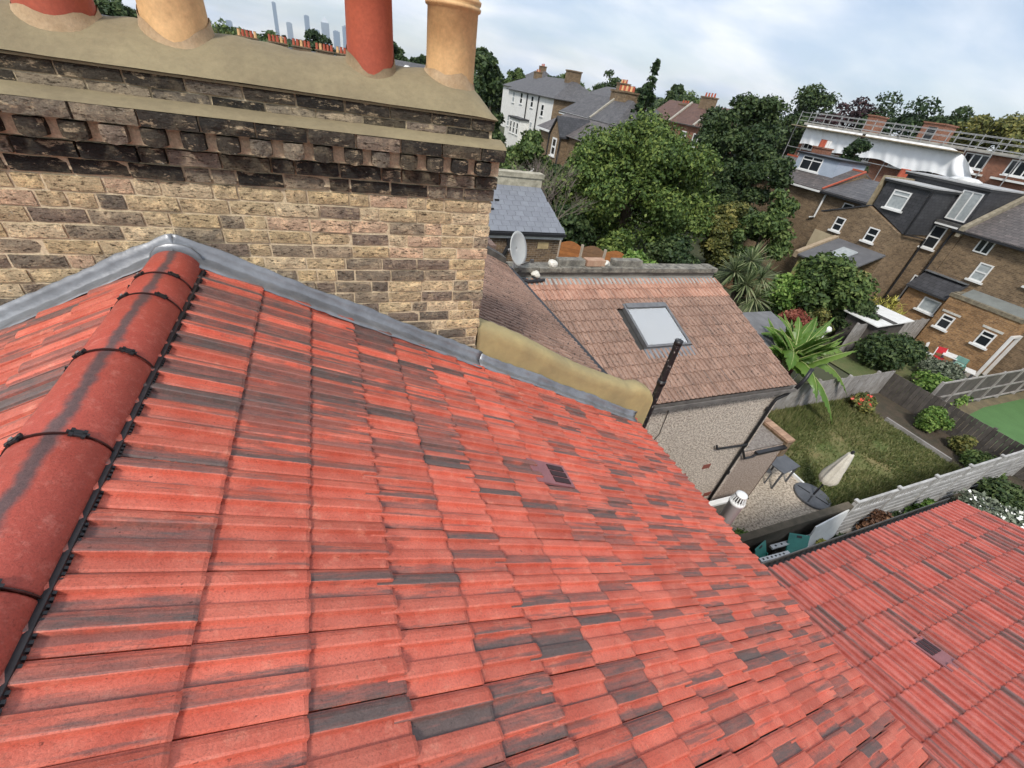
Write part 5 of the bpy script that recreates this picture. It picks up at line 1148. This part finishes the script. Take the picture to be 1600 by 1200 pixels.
part('wall', WR, dg, lambda b: b.box(9.5, 15, 60, 68, GZ, -.4)); part('roof', SLATE, dg, lambda b: b.prism([(9.2, 59.7, -.5), (9.2, 64, 1.2), (9.2, 68.3, -.5)], (6, 0, 0)))
for x in (10.2, 11.9, 13.6): q = part('dormer', WR, dg, lambda b: b.prism([(x, 60.2, -.3), (x+1.1, 60.2, -.3), (x+1.1, 60.2, .35), (x+.55, 60.2, .85), (x, 60.2, .35)], (0, 2.5, 0))); win(q, 'y', 60.2, x+.25, x+.85, -.15, .45, fr=.1)
lh = empty('house', (-14, 44, GZ), 'grey roofed house with white fascia behind the leftmost red pot', 'house')
part('wall', WR, lh, lambda b: b.box(-16, -7, 41, 49, GZ, -.35)); part('roof', SLATE, lh, lambda b: b.prism([(-16.2, 40.7, -.3), (-16.2, 45, .75), (-16.2, 49.3, -.3)], (9.4, 0, 0))); part('fascia', WFRAME, lh, lambda b: b.box(-16.2, -6.8, 40.6, 40.69, -.5, -.28))
# ------------------------------------------------------------------ foliage
def leaf_material(name, dark, mid, light, rough=.6, trans=.22, lightshare=.35):
    m, nt, lk, b = newmat(name); g = nt.new('ShaderNodeNewGeometry'); t = nt.new('ShaderNodeTexCoord')
    cl = noise(nt, lk, t.outputs['Object'], .55, 4, .6)
    v = mathn(nt, lk, 'ADD', mathn(nt, lk, 'MULTIPLY', g.outputs['Random Per Island'], .6), mathn(nt, lk, 'MULTIPLY', cl, .8))
    dark, mid, light = (tuple(x*k for x in c_) for c_, k in ((dark, 1.45), (mid, 1.4), (light, 1.35)))
    c = rampn(nt, lk, v, [(.35, dark), (.72, mid), (1.15-lightshare*.5, light)])
    lk.new(c, b.inputs['Base Color']); b.inputs['Roughness'].default_value = rough; b.inputs['Specular IOR Level'].default_value = .3
    tr = nt.new('ShaderNodeBsdfTranslucent'); lk.new(c, tr.inputs[0]); ms = nt.new('ShaderNodeMixShader'); ms.inputs[0].default_value = trans
    lk.new(b.outputs[0], ms.inputs[1]); lk.new(tr.outputs[0], ms.inputs[2]); lk.new(ms.outputs[0], nt['Material Output'].inputs[0]); return m
LF_YG = leaf_material('yellow_green_leaf', (.024, .046, .012), (.066, .108, .024), (.15, .19, .045))
LF_MG = leaf_material('mid_green_leaf', (.022, .042, .012), (.058, .095, .026), (.13, .17, .05))
LF_DG = leaf_material('dark_green_leaf', (.012, .026, .010), (.034, .058, .020), (.08, .11, .038))
LF_CO = leaf_material('conifer_leaf', (.008, .020, .008), (.022, .042, .014), (.055, .085, .03))
LF_PU = leaf_material('copper_beech_leaf', (.012, .008, .010), (.032, .018, .020), (.07, .035, .035))
LF_OL = leaf_material('olive_leaf', (.035, .045, .012), (.095, .105, .030), (.21, .19, .055))
LF_BR = leaf_material('rusty_leaf', (.05, .025, .015), (.12, .06, .035), (.24, .13, .07))
LF_RD = leaf_material('red_shrub_leaf', (.10, .022, .016), (.20, .06, .04), (.30, .12, .08))
LF_FG = leaf_material('fresh_green_leaf', (.03, .07, .012), (.09, .16, .03), (.2, .28, .07))
LF_GY = leaf_material('grey_green_leaf', (.04, .055, .035), (.10, .12, .08), (.2, .22, .16))
LF_YL = leaf_material('yellow_bamboo_leaf', (.12, .12, .02), (.30, .28, .05), (.50, .46, .12))
LF_PL = leaf_material('palm_leaf', (.03, .05, .02), (.10, .13, .055), (.26, .28, .15))
LF_BN = leaf_material('banana_leaf', (.03, .07, .012), (.075, .145, .026), (.17, .24, .055), rough=.35, trans=.3)
WHITEF = leaf_material('white_petal', (.6, .6, .55), (.75, .75, .7), (.85, .85, .8)); PINKF = leaf_material('red_petal', (.5, .03, .03), (.6, .08, .06), (.7, .2, .15))
BARK = M('bark', (.10, .075, .05), (.055, .042, .03), 6, 6, 1, .8, 30, .015)
def leaf_mesh(name, pts, nrm, size, mat_, aspect=1.6, rg=rng):
    n = len(pts); up_ = rg.normal(size=(n, 3)); t = np.cross(nrm, up_); t /= np.linalg.norm(t, axis=1)[:, None]+1e-9; b_ = np.cross(nrm, t)
    s = size*rg.uniform(.6, 1.35, size=(n, 1)); a = t*s*aspect*.5; c = b_*s*.5
    v = np.empty((n, 4, 3)); v[:, 0] = pts-a; v[:, 1] = pts+c*.9-nrm*s*.12; v[:, 2] = pts+a; v[:, 3] = pts-c*.9-nrm*s*.12
    me = bpy.data.meshes.new(name); me.vertices.add(4*n); me.vertices.foreach_set('co', v.reshape(-1).astype(np.float32))
    me.loops.add(4*n); me.loops.foreach_set('vertex_index', np.arange(4*n, dtype=np.int32)); me.polygons.add(n)
    me.polygons.foreach_set('loop_start', np.arange(0, 4*n, 4, dtype=np.int32)); me.polygons.foreach_set('loop_total', np.full(n, 4, np.int32))
    me.materials.append(mat_); me.update(calc_edges=True); return me
def crown_points(cx, cy, z0, z1, wx, wy, n, shape, nl, rg, lob=.36):
    h = (z1-z0)/2; zc = (z0+z1)/2; P_ = []; Nn = []
    lobes = []
    tries = 0
    while len(lobes) < nl and tries < nl*60:
        tries += 1
        u = rg.uniform(-1, 1, 3)
        if shape == 'round':
            r = np.linalg.norm(u)
            if r > 1 or r < .38: continue
            k = 1.
            if u[2] > .2: k = 1-.15*u[2]
            c = np.array([u[0]*wx*.5*(1-lob)*k*1.06, u[1]*wy*.5*(1-lob)*k*1.06, u[2]*h*(1-lob*.6)]); rr_ = lob*rg.uniform(.65, 1.2)
        elif shape == 'cone':
            t = (u[2]+1)/2; R_ = (1-t)**.85*.92+.05
            a = rg.uniform(0, 6.28); q = R_*np.sqrt(rg.uniform(.2, 1)); c = np.array([math.cos(a)*q*wx*.42, math.sin(a)*q*wy*.42, u[2]*h*.97]); rr_ = lob*(.35+.75*R_)*rg.uniform(.7, 1.1)
        else:   # column
            a = rg.uniform(0, 6.28); t = (u[2]+1)/2; R_ = min(1, .55+1.2*t)*(1 if t < .75 else max(.25, 1-(t-.75)*3)); q = R_*np.sqrt(rg.uniform(0, 1))
            c = np.array([math.cos(a)*q*wx*.36, math.sin(a)*q*wy*.36, u[2]*h*.92]); rr_ = lob*rg.uniform(.6, 1)
        lobes.append((c, rr_))
    per = max(8, n//len(lobes)); base = min(wx, wy)*.5
    for c, rr_ in lobes:
        k = int(per*(rr_/lob)**2)
        d = rg.normal(size=(k, 3)); d /= np.linalg.norm(d, axis=1)[:, None]; d[:, 2] = np.where(rg.random(k) < .55, np.abs(d[:, 2]), d[:, 2])
        rad = base*rr_*2*.5*(.45+.55*rg.random((k, 1))**.45)*(1+.22*np.sin(7*d[:, :1]+3*d[:, 1:2]+c[0]))
        p = c+d*rad*np.array([1, 1, .82]); P_.append(p); nn = d*.9+rg.normal(size=(k, 3))*.65+np.array([0, 0, .35]); Nn.append(nn/np.linalg.norm(nn, axis=1)[:, None])
    return np.concatenate(P_)+np.array([cx, cy, zc]), np.concatenate(Nn), [(Vector(c)+Vector((cx, cy, zc)), r) for c, r in lobes]
def tree(name, label, cx, cy, ztop, width, zlow, n, leaf, mt, cat='tree', shape='round', nl=26, group=None, depth=None, trunk=None, lob=.36, seed=1, gz=GZ, flowers=None, aspect=1.6):
    rg = np.random.default_rng(seed*101+7)
    o = empty(name, (cx, cy, gz), label, cat, group)
    pts, nr, lobes = crown_points(cx, cy, zlow, ztop, width, depth or width, n, shape, nl, rg, lob)
    link('crown' if cat == 'tree' else 'foliage', leaf_mesh(name, pts, nr, leaf, mt, rg=rg, aspect=aspect), o)
    tr = trunk if trunk is not None else max(.03, width*.028)
    b = MB(); zt = zlow+(ztop-zlow)*.55; b.tube([(cx, cy, gz-.05), (cx+jit(.1)*width*.1, cy+jit(.1)*width*.1, (gz+zt)/2), (cx, cy, zt)], [tr*1.25, tr, tr*.45], 8)
    rg2 = random.Random(seed)
    for c, r in rg2.sample(lobes, min(9, len(lobes))):
        s = Vector((cx, cy, gz+(zt-gz)*rg2.uniform(.45, .95))); m_ = (s+c)/2+Vector((0, 0, .12*width*.2)); b.tube([s, m_, c], [tr*.45, tr*.28, tr*.1], 6)
    b.build('trunk' if cat == 'tree' else 'stems', BARK, o)
    if flowers:
        fm, fn, fs = flowers; k = rg.choice(len(pts), min(fn, len(pts)), replace=False); sel = pts[k]; up_ = sel[:, 2] > (zlow+.25*(ztop-zlow)); sel = sel[up_]
        nn = rg.normal(size=sel.shape)*.5+np.array([-.3, -.5, 1.]); nn /= np.linalg.norm(nn, axis=1)[:, None]
        link('flowers', leaf_mesh('flowers', sel+nn*.06, nn, fs, fm, 1.1, rg=rg), o)['kind'] = 'stuff'
    return o
# big trees of the middle distance
tree('deciduous_tree', 'big round yellow-green tree filling the middle of the view', 19.0, 24.3, .7, 11.0, -7.6, 90000, .14, LF_YG, nl=120, seed=2, lob=.22, aspect=1.5)
tree('deciduous_tree', 'tall dark green tree rising behind the right of the big round tree', 31.2, 29.6, 4.0, 7.6, -7.2, 52000, .18, LF_DG, nl=80, seed=3, lob=.24)
tree('conifer_tree', 'narrow spiky dark conifer behind the big round tree', 28.7, 39.2, 4.4, 3.6, -6.0, 9000, .24, LF_CO, shape='cone', nl=44, seed=4, lob=.42)
tree('conifer_tree', 'small dark conifer left of the spiky conifer', 26.0, 37.0, .8, 1.8, -5.0, 3500, .2, LF_CO, shape='cone', nl=24, seed=5, lob=.42)
tree('deciduous_tree', 'dark green tree just right of the ringed buff pot', 11.2, 33.5, 3.0, 3.9, -5.5, 13000, .22, LF_DG, nl=34, seed=6, lob=.3)
tree('deciduous_tree', 'bushy green tree between the chimney corner and the white house', 13.2, 29.0, -1.2, 4.4, -6.8, 13000, .19, LF_MG, nl=30, seed=7, lob=.3)
tree('deciduous_tree', 'darker green tree standing before the low gabled house', 15.6, 28.0, -2.3, 3.6, -6.8, 10000, .18, LF_DG, nl=26, seed=8, lob=.3)
tree('deciduous_tree', 'loose green tree left of the big round tree above the slate wing', 10.9, 25.5, -2.4, 3.2, -6.8, 9000, .17, LF_MG, nl=24, seed=9, lob=.32)
tree('deciduous_tree', 'green tree below the tall dark tree, right of the big round tree', 24.2, 18.2, -1.4, 3.6, -7.2, 15000, .15, LF_MG, nl=30, seed=10, lob=.3)
tree('deciduous_tree', 'olive tinted tree at the right foot of the big round tree', 23.8, 20.6, -1.9, 3.8, -7.2, 15000, .15, LF_OL, nl=24, seed=11, lob=.32)
tree('deciduous_tree', 'dark leafy tree behind the loft houses and beside the terrace end', 28.3, 23.4, 1.2, 4.2, -7.2, 20000, .17, LF_DG, nl=26, seed=12, lob=.3)
# bare shrub
bs = empty('bare_shrub', (11.6, 21.6, GZ), 'pale bare twiggy shrub beside the slate wing roof', 'shrub'); b = MB(); rr_ = random.Random(4)
def twig(p, d, L, r, k):
    q = p+d*L; b.tube([p, (p+q)/2+Vector((rr_.uniform(-.1, .1)*L, rr_.uniform(-.1, .1)*L, .05*L)), q], [r, r*.8, r*.55], 5, cap=False)
    if k:
        for _ in range(3 if k > 1 else 4): dd = (d+Vector((rr_.uniform(-.7, .7), rr_.uniform(-.7, .7), rr_.uniform(-.3, .45)))).normalized(); twig(q, dd, L*rr_.uniform(.55, .8), r*.55, k-1)
for _ in range(7): twig(Vector((11.6, 21.6, GZ)), Vector((rr_.uniform(-.4, .4), rr_.uniform(-.4, .4), 1)).normalized(), 2.1, .05, 4)
b.build('twigs', M('grey_twig', (.23, .19, .16), (.15, .12, .1), 5, 4, 1, 0), bs)
# dark hedge mass behind the wing
for i, (x, y, zt, w_, mt, lab) in enumerate(((12.2, 13.2, -3.1, 2.8, LF_FG, 'leafy green shrub beyond the coping, right of the orange fence'), (11.2, 23.4, -4.2, 2.8, LF_MG, 'green shrub behind the orange fence, nearest the slate wing'), (14.0, 22.6, -3.8, 3.6, LF_DG, 'dark shrub rising behind the orange fence panels'), (16.2, 20.4, -4.6, 2.4, LF_YG, 'yellow-green shrub over the right-hand orange panel'), (18.0, 18.2, -4.4, 3.6, LF_DG, 'dark undergrowth between the big tree and the cordyline'))):
    tree('garden_shrub', lab, x, y, zt, w_, GZ, 6500, .15, mt, cat='shrub', nl=20, seed=20+i, trunk=.05)
# skyline trees
SK = [('round green tree on the skyline behind the cluster of chimney pots', 58.3, 93.8, 6.5, 10.5, LF_DG), ('skyline tree left of the spiky conifer tip', 69, 98.7, 5.6, 8, LF_CO), ('dark skyline tree behind the white house chimney', 50.5, 106, 4.9, 9, LF_DG), ('skyline tree above the left end of the white house', 47.4, 121, 4.4, 8, LF_MG), ('small skyline tree beyond the left end of the white house', 42, 124, 3.6, 8, LF_DG), ('small twin skyline tree right of the spiky conifer', 75, 94, 6.2, 4.6, LF_DG), ('low skyline trees above the red-brown tiled house', 70.5, 84, 4.6, 12, LF_MG), ('broad skyline tree left of the tall dark tree', 64, 79, 5.2, 10, LF_DG),
      ('round green tree on the skyline above the left end of the scaffold', 74.5, 60, 8.6, 12.5, LF_DG), ('dark purple copper beech above the scaffold', 71.5, 50, 7.2, 11.5, LF_PU), ('tall dark green tree above the middle of the scaffold', 75, 45, 8.8, 13.5, LF_CO), ('dark green tree right of the tall dark one above the scaffold', 74, 39, 7.4, 9, LF_DG), ('olive-yellow tree at the right edge of the skyline', 73, 33.5, 8.0, 10, LF_OL), ('green tree beyond the right edge of the flats', 75, 24, 7.5, 11, LF_DG),
      ('green tree between the two left-hand pots', -15.3, 58, 1.9, 9, LF_DG), ('olive trees right of the left buff pot', -7.0, 60, 1.5, 8, LF_OL), ('light green tree under the thin skyline tower', -4.4, 95, 2.3, 6.4, LF_MG), ('dark tree in front of the glass towers', .9, 90, 3.5, 7.2, LF_CO), ('dark tree right of the slender red pot', 12.0, 79, 3.7, 6.2, LF_DG), ('conifer between the slender red pot and the ringed pot', 14.2, 72, 2.4, 3.4, LF_CO), ('green trees low on the skyline left of the thin tower', -12, 90, 1.5, 12, LF_MG), ('thin skyline tree behind the pale far house', 60, 118, 5.4, 9, LF_MG)]
for i, (lab, x, y, zt, w_, mt) in enumerate(SK):
    tree('skyline_tree', lab, x, y, zt, w_, max(-6, zt-w_*1.15), 12000, .15+.0016*math.hypot(x, y), mt, nl=40, seed=40+i, group='trees on the skyline', lob=.26)
# low far wood closing the gaps to the horizon
fwm = []; rg = np.random.default_rng(5)
P_ = []; Nn = []
for a_ in np.linspace(R(-30), R(78), 190):
    D = rg.uniform(135, 260); w_ = rg.uniform(5, 9); k = 330; d = rg.normal(size=(k, 3)); d /= np.linalg.norm(d, axis=1)[:, None]
    zt = rg.uniform(-.5, 2.2)+ (2.2 if a_ > R(25) else 0)*rg.uniform(.3, 1)
    c = np.array([math.sin(a_)*D, math.cos(a_)*D, zt-w_*.55]); P_.append(c+d*w_*np.array([1, 1, .62])*(.7+.3*rg.random((k, 1)))); Nn.append(d)
o = link('distant_wood', leaf_mesh('distant_wood', np.concatenate(P_), np.concatenate(Nn), 1.5, LF_DG, rg=rg)); tag(o, 'low band of distant tree tops along the horizon', 'wood', kind='stuff')
# cypress in front of the sheeting
tree('cypress_tree', 'dense dark cypress standing before the white sheeting', 44.2, 28.6, 1.75, 3.0, -6.5, 18000, .17, LF_CO, shape='column', nl=34, seed=70, lob=.42)
# garden shrubs
GS = [('garden_tree', 'leafy green tree before the yellow-green kitchen extension', 25.2, 13.6, -3.6, 4.6, GZ, LF_MG, 'tree', 15000, .16, None), ('garden_tree', 'lighter green tree at the left of the leafy garden tree', 23.6, 14.8, -4.0, 2.6, GZ, LF_FG, 'tree', 6000, .14, None), ('garden_tree', 'dark green bush in front of the leafy garden tree', 25.8, 11.9, -5.0, 2.8, GZ, LF_DG, 'shrub', 8000, .13, None),
      ('garden_shrub', 'wide dark green shrub behind the dark board fence', 24.9, 9.3, -5.75, 2.9, GZ, LF_DG, 'shrub', 11000, .11, None), ('garden_shrub', 'grey-green low planting beside the red chair', 27.3, 8.2, -6.9, 2.6, GZ, LF_GY, 'shrub', 6000, .1, None), ('garden_shrub', 'loose low greenery in front of the panel fence', 25.4, 7.3, -7.0, 2.6, GZ, LF_FG, 'shrub', 5500, .1, None),
      ('garden_shrub', 'round green bush before the dark board fence', 21.7, 5.55, -6.55, 1.35, GZ, LF_FG, 'shrub', 6500, .07, None), ('garden_shrub', 'flowering shrub with red blooms at the corner of the two fences', 19.9, 7.1, -6.95, 1.2, GZ, LF_OL, 'shrub', 3000, .08, (PINKF, 40, .16)), ('garden_shrub', 'rusty red shrub beyond the dark red shed', 22.4, 12.7, -6.0, 1.8, GZ, LF_RD, 'shrub', 5000, .1, None), ('garden_shrub', 'olive shrub right of the rusty red shrub', 23.4, 12.2, -5.9, 1.7, GZ, LF_OL, 'shrub', 4500, .1, None),
      ('garden_shrub', 'white flowering bush beyond the end of the red tile roof', 17.6, 1.75, -6.6, 1.9, GZ, LF_GY, 'shrub', 8000, .085, (WHITEF, 420, .10)), ('garden_shrub', 'rust-tinted shrub between trellis fence and red tile roof', 13.5, 2.5, -6.6, 1.1, GZ, LF_BR, 'shrub', 4500, .08, None), ('garden_shrub', 'green shrub between trellis fence and red tile roof', 15.7, 2.45, -6.6, 1.2, GZ, LF_FG, 'shrub', 4000, .08, None), ('garden_shrub', 'dark brown-green shrub left of the fresh green one by the trellis', 14.6, 2.45, -6.7, 1.0, GZ, LF_DG, 'shrub', 3000, .08, None), ('garden_shrub', 'grey leafy plant beside the slotted white poles', 9.95, 2.38, -6.6, .9, GZ, LF_GY, 'shrub', 3500, .07, (WHITEF, 130, .06)), ('garden_shrub', 'yellow-green plant at the end of the slotted white poles', 10.95, 2.42, -6.45, .75, GZ, LF_YL, 'shrub', 1600, .08, None), ('garden_shrub', 'dark green plant under the white board', 12.0, 2.4, -6.7, 1.0, GZ, LF_DG, 'shrub', 2600, .08, None),
      ('garden_shrub', 'dark ivy mound under the far end of the trellis fence', 19.6, 2.3, -6.9, 1.6, GZ, LF_DG, 'shrub', 5000, .09, None), ('garden_shrub', 'grassy orange-tipped plant before the dark fence', 21.6, 4.3, -6.9, .9, GZ, LF_OL, 'shrub', 2200, .09, None), ('garden_shrub', 'tangled green plant in the far flower bed', 21.2, 3.5, -7.1, 1.3, GZ, LF_MG, 'shrub', 3500, .08, None), ('garden_shrub', 'ivy tangle on the inner side of the low brown garden wall', 9.6, 3.35, -7.1, .9, GZ, LF_FG, 'shrub', 1800, .07, None)]
for i, (nm, lab, x, y, zt, w_, zl, mt, cat, n, lf, flw) in enumerate(GS):
    tree(nm, lab, x, y, zt, w_, zl, n, lf, mt, cat=cat, nl=20, seed=80+i, trunk=.03 if cat == 'shrub' else .1, flowers=flw, lob=.38)
# cordyline: rosettes of sword leaves on a branching trunk
def blades(b_list, c, n, L, wd, rg_, up0=-.5):
    for _ in range(n):
        a = rg_.uniform(0, 6.283); e = math.asin(rg_.uniform(up0, 1)); d = Vector((math.cos(a)*math.cos(e), math.sin(a)*math.cos(e), math.sin(e))); l = L*rg_.uniform(.75, 1.1)
        s = d.cross(Vector((0, 0, 1)));  s = s.normalized() if s.length > .01 else Vector((1, 0, 0)); q = len(b_list[0])
        drp = Vector((0, 0, -.22*l*(1-abs(d.z))))
        for t, w_ in ((.05, .5), (.4, 1), (.75, .8), (1, .05)): p = c+d*l*t+drp*t*t; b_list[0].extend([tuple(p-s*wd*w_/2), tuple(p+s*wd*w_/2)])
        b_list[1].extend([(q+2*k, q+2*k+1, q+2*k+3, q+2*k+2) for k in range(3)])
cd_ = empty('cordyline_palm', (18.2, 13.3, GZ), 'cordyline palm with spiky sword-leaf heads right of the brown tile wing', 'palm'); bl_ = ([], []); rg_ = random.Random(8)
heads = [(18.3, 13.5, -3.9), (17.9, 12.9, -4.75), (18.8, 13.0, -4.5), (17.6, 13.5, -4.4), (18.5, 12.6, -5.3), (18.1, 13.9, -4.6)]
for h_ in heads: blades(bl_, Vector(h_), 130, .95, .055, rg_, -.75)
link('leaves', mesh('leaves', bl_[0], bl_[1], LF_PL), cd_)
b = MB()
for h_ in heads: b.tube([(18.2, 13.3, GZ), (18.2, 13.3, -6.2), tuple((Vector(h_)+Vector((18.2, 13.3, -5.6)))/2), h_], [.16, .13, .09, .06], 8)
b.build('trunk', BARK, cd_)
# banana
bn = empty('banana_plant', (16.6, 8.7, GZ), 'banana plant with long arching ribbed leaves behind the grey fence', 'plant'); rg_ = random.Random(3)
BNR = M('banana_midrib', (.42, .46, .18), (.34, .38, .14), 5, 3, .5, 0)
def banana_leaf(c, az, L, W, rise, droop, nm=26):
    v_ = []; f_ = []; d = Vector((math.cos(az), math.sin(az), 0)); s = Vector((-d.y, d.x, 0))
    for i in range(nm+1):
        t = i/nm; p = Vector(c)+d*L*(t-.15*t*t)+Vector((0, 0, rise*t-droop*t*t)); w_ = W*(.18+min(1, t*5)*.82)*max(.03, (1-t**3.2)) if t > .06 else W*.06
        nk = rg_.choice((0, 0, .03, .07, .11))
        for k in (-1, -.5, 0, .5, 1): v_.append(tuple(p+s*(w_*.5*k*(1-(nk*4 if abs(k) == 1 else 0)))+Vector((0, 0, -.30*w_*abs(k)+(.05 if i % 2 else -.03)*abs(k)*W))))
    for i in range(nm):
        for k in range(4): a = i*5+k; f_.append((a, a+1, a+6, a+5))
    return mesh('leaf', v_, f_, LF_BN, True)
bspecs = [(-72, 2.9, .6, 2.0, -5.6, .62), (-35, 3.3, .75, 1.9, -5.5, .66), (-100, 2.1, .9, 1.6, -5.5, .6), (172, 2.9, 1.3, 1.7, -5.4, .6), (110, 2.3, 1.2, 1.3, -5.3, .6), (40, 2.6, 1.1, 1.4, -5.3, .6), (-10, 3.0, 1.4, 1.6, -5.4, .66), (-140, 2.1, 1.3, 1.3, -5.3, .6)]
for _ in range(40): bspecs.append((rg_.uniform(-180, 180), rg_.uniform(1.0, 2.0), rg_.uniform(1.1, 2.3), rg_.uniform(.3, 1.1), rg_.uniform(-6.1, -5.3), rg_.uniform(.3, .48)))
for i, (az, L, rise, droop, h0, W) in enumerate(bspecs):
    c_ = (16.85+jit(.45), 8.75+jit(.3), h0-.35); lo_ = link('leaf', banana_leaf(c_, R(az), L, W, rise, droop), bn)
    mr = MB(); d_ = Vector((math.cos(R(az)), math.sin(R(az)), 0))
    mr.tube([Vector(c_)+d_*L*(t-.15*t*t)+Vector((0, 0, rise*t-droop*t*t+.012)) for t in (0, .15, .3, .45, .6, .75, .9)], [.016, .014, .012, .010, .008, .006, .003], 5); mr.build('midrib', BNR, lo_)
b = MB()
for i in range(4): b.tube([(16.7+jit(.3), 8.8+jit(.25), GZ), (16.7+jit(.1), 8.8+jit(.1), -5.7)], [.12, .07], 8)
b.build('stem', M('banana_stem', (.2, .22, .08), (.12, .12, .05), 5, 5), bn)
fs_ = empty('garden_ornament', (18.4, 9.1, GZ), 'white ball ornament on a thin stake beside the banana plant', 'ornament'); part('stake', WHITEP, fs_, lambda b: b.tube([(18.4, 9.1, GZ), (18.5, 9.1, -5.1)], .02, 6)); part('ball', WHITEP, fs_, lambda b: b.lathe([(0, -5.12), (.1, -5.08), (.15, -4.97), (.1, -4.86), (0, -4.83)], (18.5, 9.1, 0), 12), smooth=True)
# yellow bamboo
yb = empty('bamboo', (28.3, 12.1, GZ), 'yellow-leaved bamboo clump left of the brick lean-to', 'plant'); bl_ = ([], []); rg_ = random.Random(9)
for _ in range(40):
    a = rg_.uniform(0, 6.28); r0 = rg_.uniform(.2, .9); base = Vector((28.3, 12.1, GZ)); tip = base+Vector((math.cos(a)*r0, math.sin(a)*r0, rg_.uniform(1.3, 2.3)))
    for k in range(7): blades(bl_, base+(tip-base)*(.4+.1*k), 5, .35, .04, rg_, -.3)
link('leaves', mesh('leaves', bl_[0], bl_[1], LF_YL), yb); b = MB()
for _ in range(10): b.tube([(28.3+jit(.2), 12.1+jit(.2), GZ), (28.3+jit(.8), 12.1+jit(.8), -5.7)], .02, 5)
b.build('canes', M('yellow_cane', (.4, .34, .1), None, 5, 3), yb)
# lawn grass
rg = np.random.default_rng(21); n = 26000
gx = rg.uniform(13.55, 20.4, n); gy = rg.uniform(3.0, 7.7, n)
bare = (np.exp(-((gx-16.4)/1.9)**2-((gy-5.2)/.9)**2)+.35*np.sin(gx*2.1)*np.sin(gy*2.7)) > .52
keep = ~bare | (rg.random(n) < .25); gx, gy = gx[keep], gy[keep]; n = len(gx)
h = rg.uniform(.05, .13, n)*(1+.8*(np.abs(gy-5.2) > 1.3)); dx_ = rg.normal(0, .04, n); dy_ = rg.normal(0, .04, n); wa = rg.uniform(0, 6.28, n)
v = np.empty((n, 3, 3)); v[:, 0] = np.c_[gx-.02*np.cos(wa), gy-.02*np.sin(wa), np.full(n, GZ+.004)]; v[:, 1] = np.c_[gx+.02*np.cos(wa), gy+.02*np.sin(wa), np.full(n, GZ+.004)]; v[:, 2] = np.c_[gx+dx_, gy+dy_, GZ+h]
me = bpy.data.meshes.new('grass'); me.from_pydata(v.reshape(-1, 3).tolist(), [], [(3*i, 3*i+1, 3*i+2) for i in range(n)]); me.materials.append(leaf_material('dry_grass_blade', (.055, .075, .022), (.105, .12, .04), (.20, .19, .085)))
tag(link('grass', me), 'tufty grass growing over the neighbouring lawn', 'grass', kind='stuff')
# ------------------------------------------------------------------ city towers far to the north
def tower_mat(name, c, c2):
    m, nt, lk, b = newmat(name); t = nt.new('ShaderNodeTexCoord'); s = nt.new('ShaderNodeSeparateXYZ'); lk.new(t.outputs['Object'], s.inputs[0])
    w_ = nt.new('ShaderNodeTexWave'); w_.bands_direction = 'Z'; w_.inputs['Scale'].default_value = .09; lk.new(t.outputs['Object'], w_.inputs[0])
    lk.new(mixn(nt, lk, w_.outputs[0], c, c2), b.inputs['Base Color']); b.inputs['Roughness'].default_value = .25; b.inputs['Specular IOR Level'].default_value = .8; return m
TW = tower_mat('blue_glass_tower', (.16, .22, .30), (.26, .33, .42)); TW2 = tower_mat('grey_glass_tower', (.22, .27, .33), (.34, .39, .45))
DT = 5200
def tower(label, azd, wdeg, eltop, m, top=None, D=DT):
    x, y = math.sin(R(azd))*D+CAM.x, math.cos(R(azd))*D; hw = D*math.tan(R(wdeg))/2; zt = CAM.z+D*math.tan(R(eltop))
    o = empty('skyscraper', (x, y, GZ), label, 'skyscraper')
    part('shaft', m, o, lambda b: b.box(x-hw, x+hw, y-hw, y+hw, GZ, zt))
    if top == 'pyramid': part('pyramid_roof', M('pale_pyramid', (.62, .66, .7), None, .02, 2, .4, 0), o, lambda b: b.raw([(x-hw, y-hw, zt), (x+hw, y-hw, zt), (x+hw, y+hw, zt), (x-hw, y+hw, zt), (x, y, zt+hw*1.5)], [(0, 1, 4), (1, 2, 4), (2, 3, 4), (3, 0, 4)]))
    else: part('roof_plant', TW2, o, lambda b: b.box(x-hw*.6, x+hw*.6, y-hw*.6, y+hw*.6, zt, zt+hw*.25))
for a in (('tallest thin glass tower at the left of the skyline', -2.95, .32, 2.75, TW), ('short pale tower right of the tall thin one', -1.85, .5, 1.45, TW2), ('stepped blue tower left of the pyramid-topped tower', -.25, .45, 2.25, TW), ('low blue block between the stepped tower and the pyramid-topped one', .55, .5, 1.3, TW), ('square tower with pale pyramid roof on the skyline', 1.35, .72, 2.0, TW2, 'pyramid'), ('blue slab tower right of the pyramid-topped tower', 2.35, .6, 1.5, TW), ('wide blue tower partly behind the slender red pot', 3.35, .85, 2.0, TW), ('low distant tower above the olive trees', -6.9, .5, .75, TW), ('small distant tower block above the white house', 23.7, .35, 1.5, TW2)): tower(*a)
# ------------------------------------------------------------------ thin summer haze
hz = MB(); hz.box(-7000, 7000, -7000, 7000, GZ-1.2, 420)
m = bpy.data.materials.new('haze'); m.use_nodes = True; nt = m.node_tree.nodes; lk = m.node_tree.links
nt.remove(nt['Principled BSDF']); pv = nt.new('ShaderNodeVolumePrincipled'); pv.inputs['Color'].default_value = (.80, .88, .97, 1); pv.inputs['Density'].default_value = 7e-5; pv.inputs['Anisotropy'].default_value = .2
lk.new(pv.outputs[0], nt['Material Output'].inputs['Volume'])
tag(hz.build('haze', m), kind='stuff')
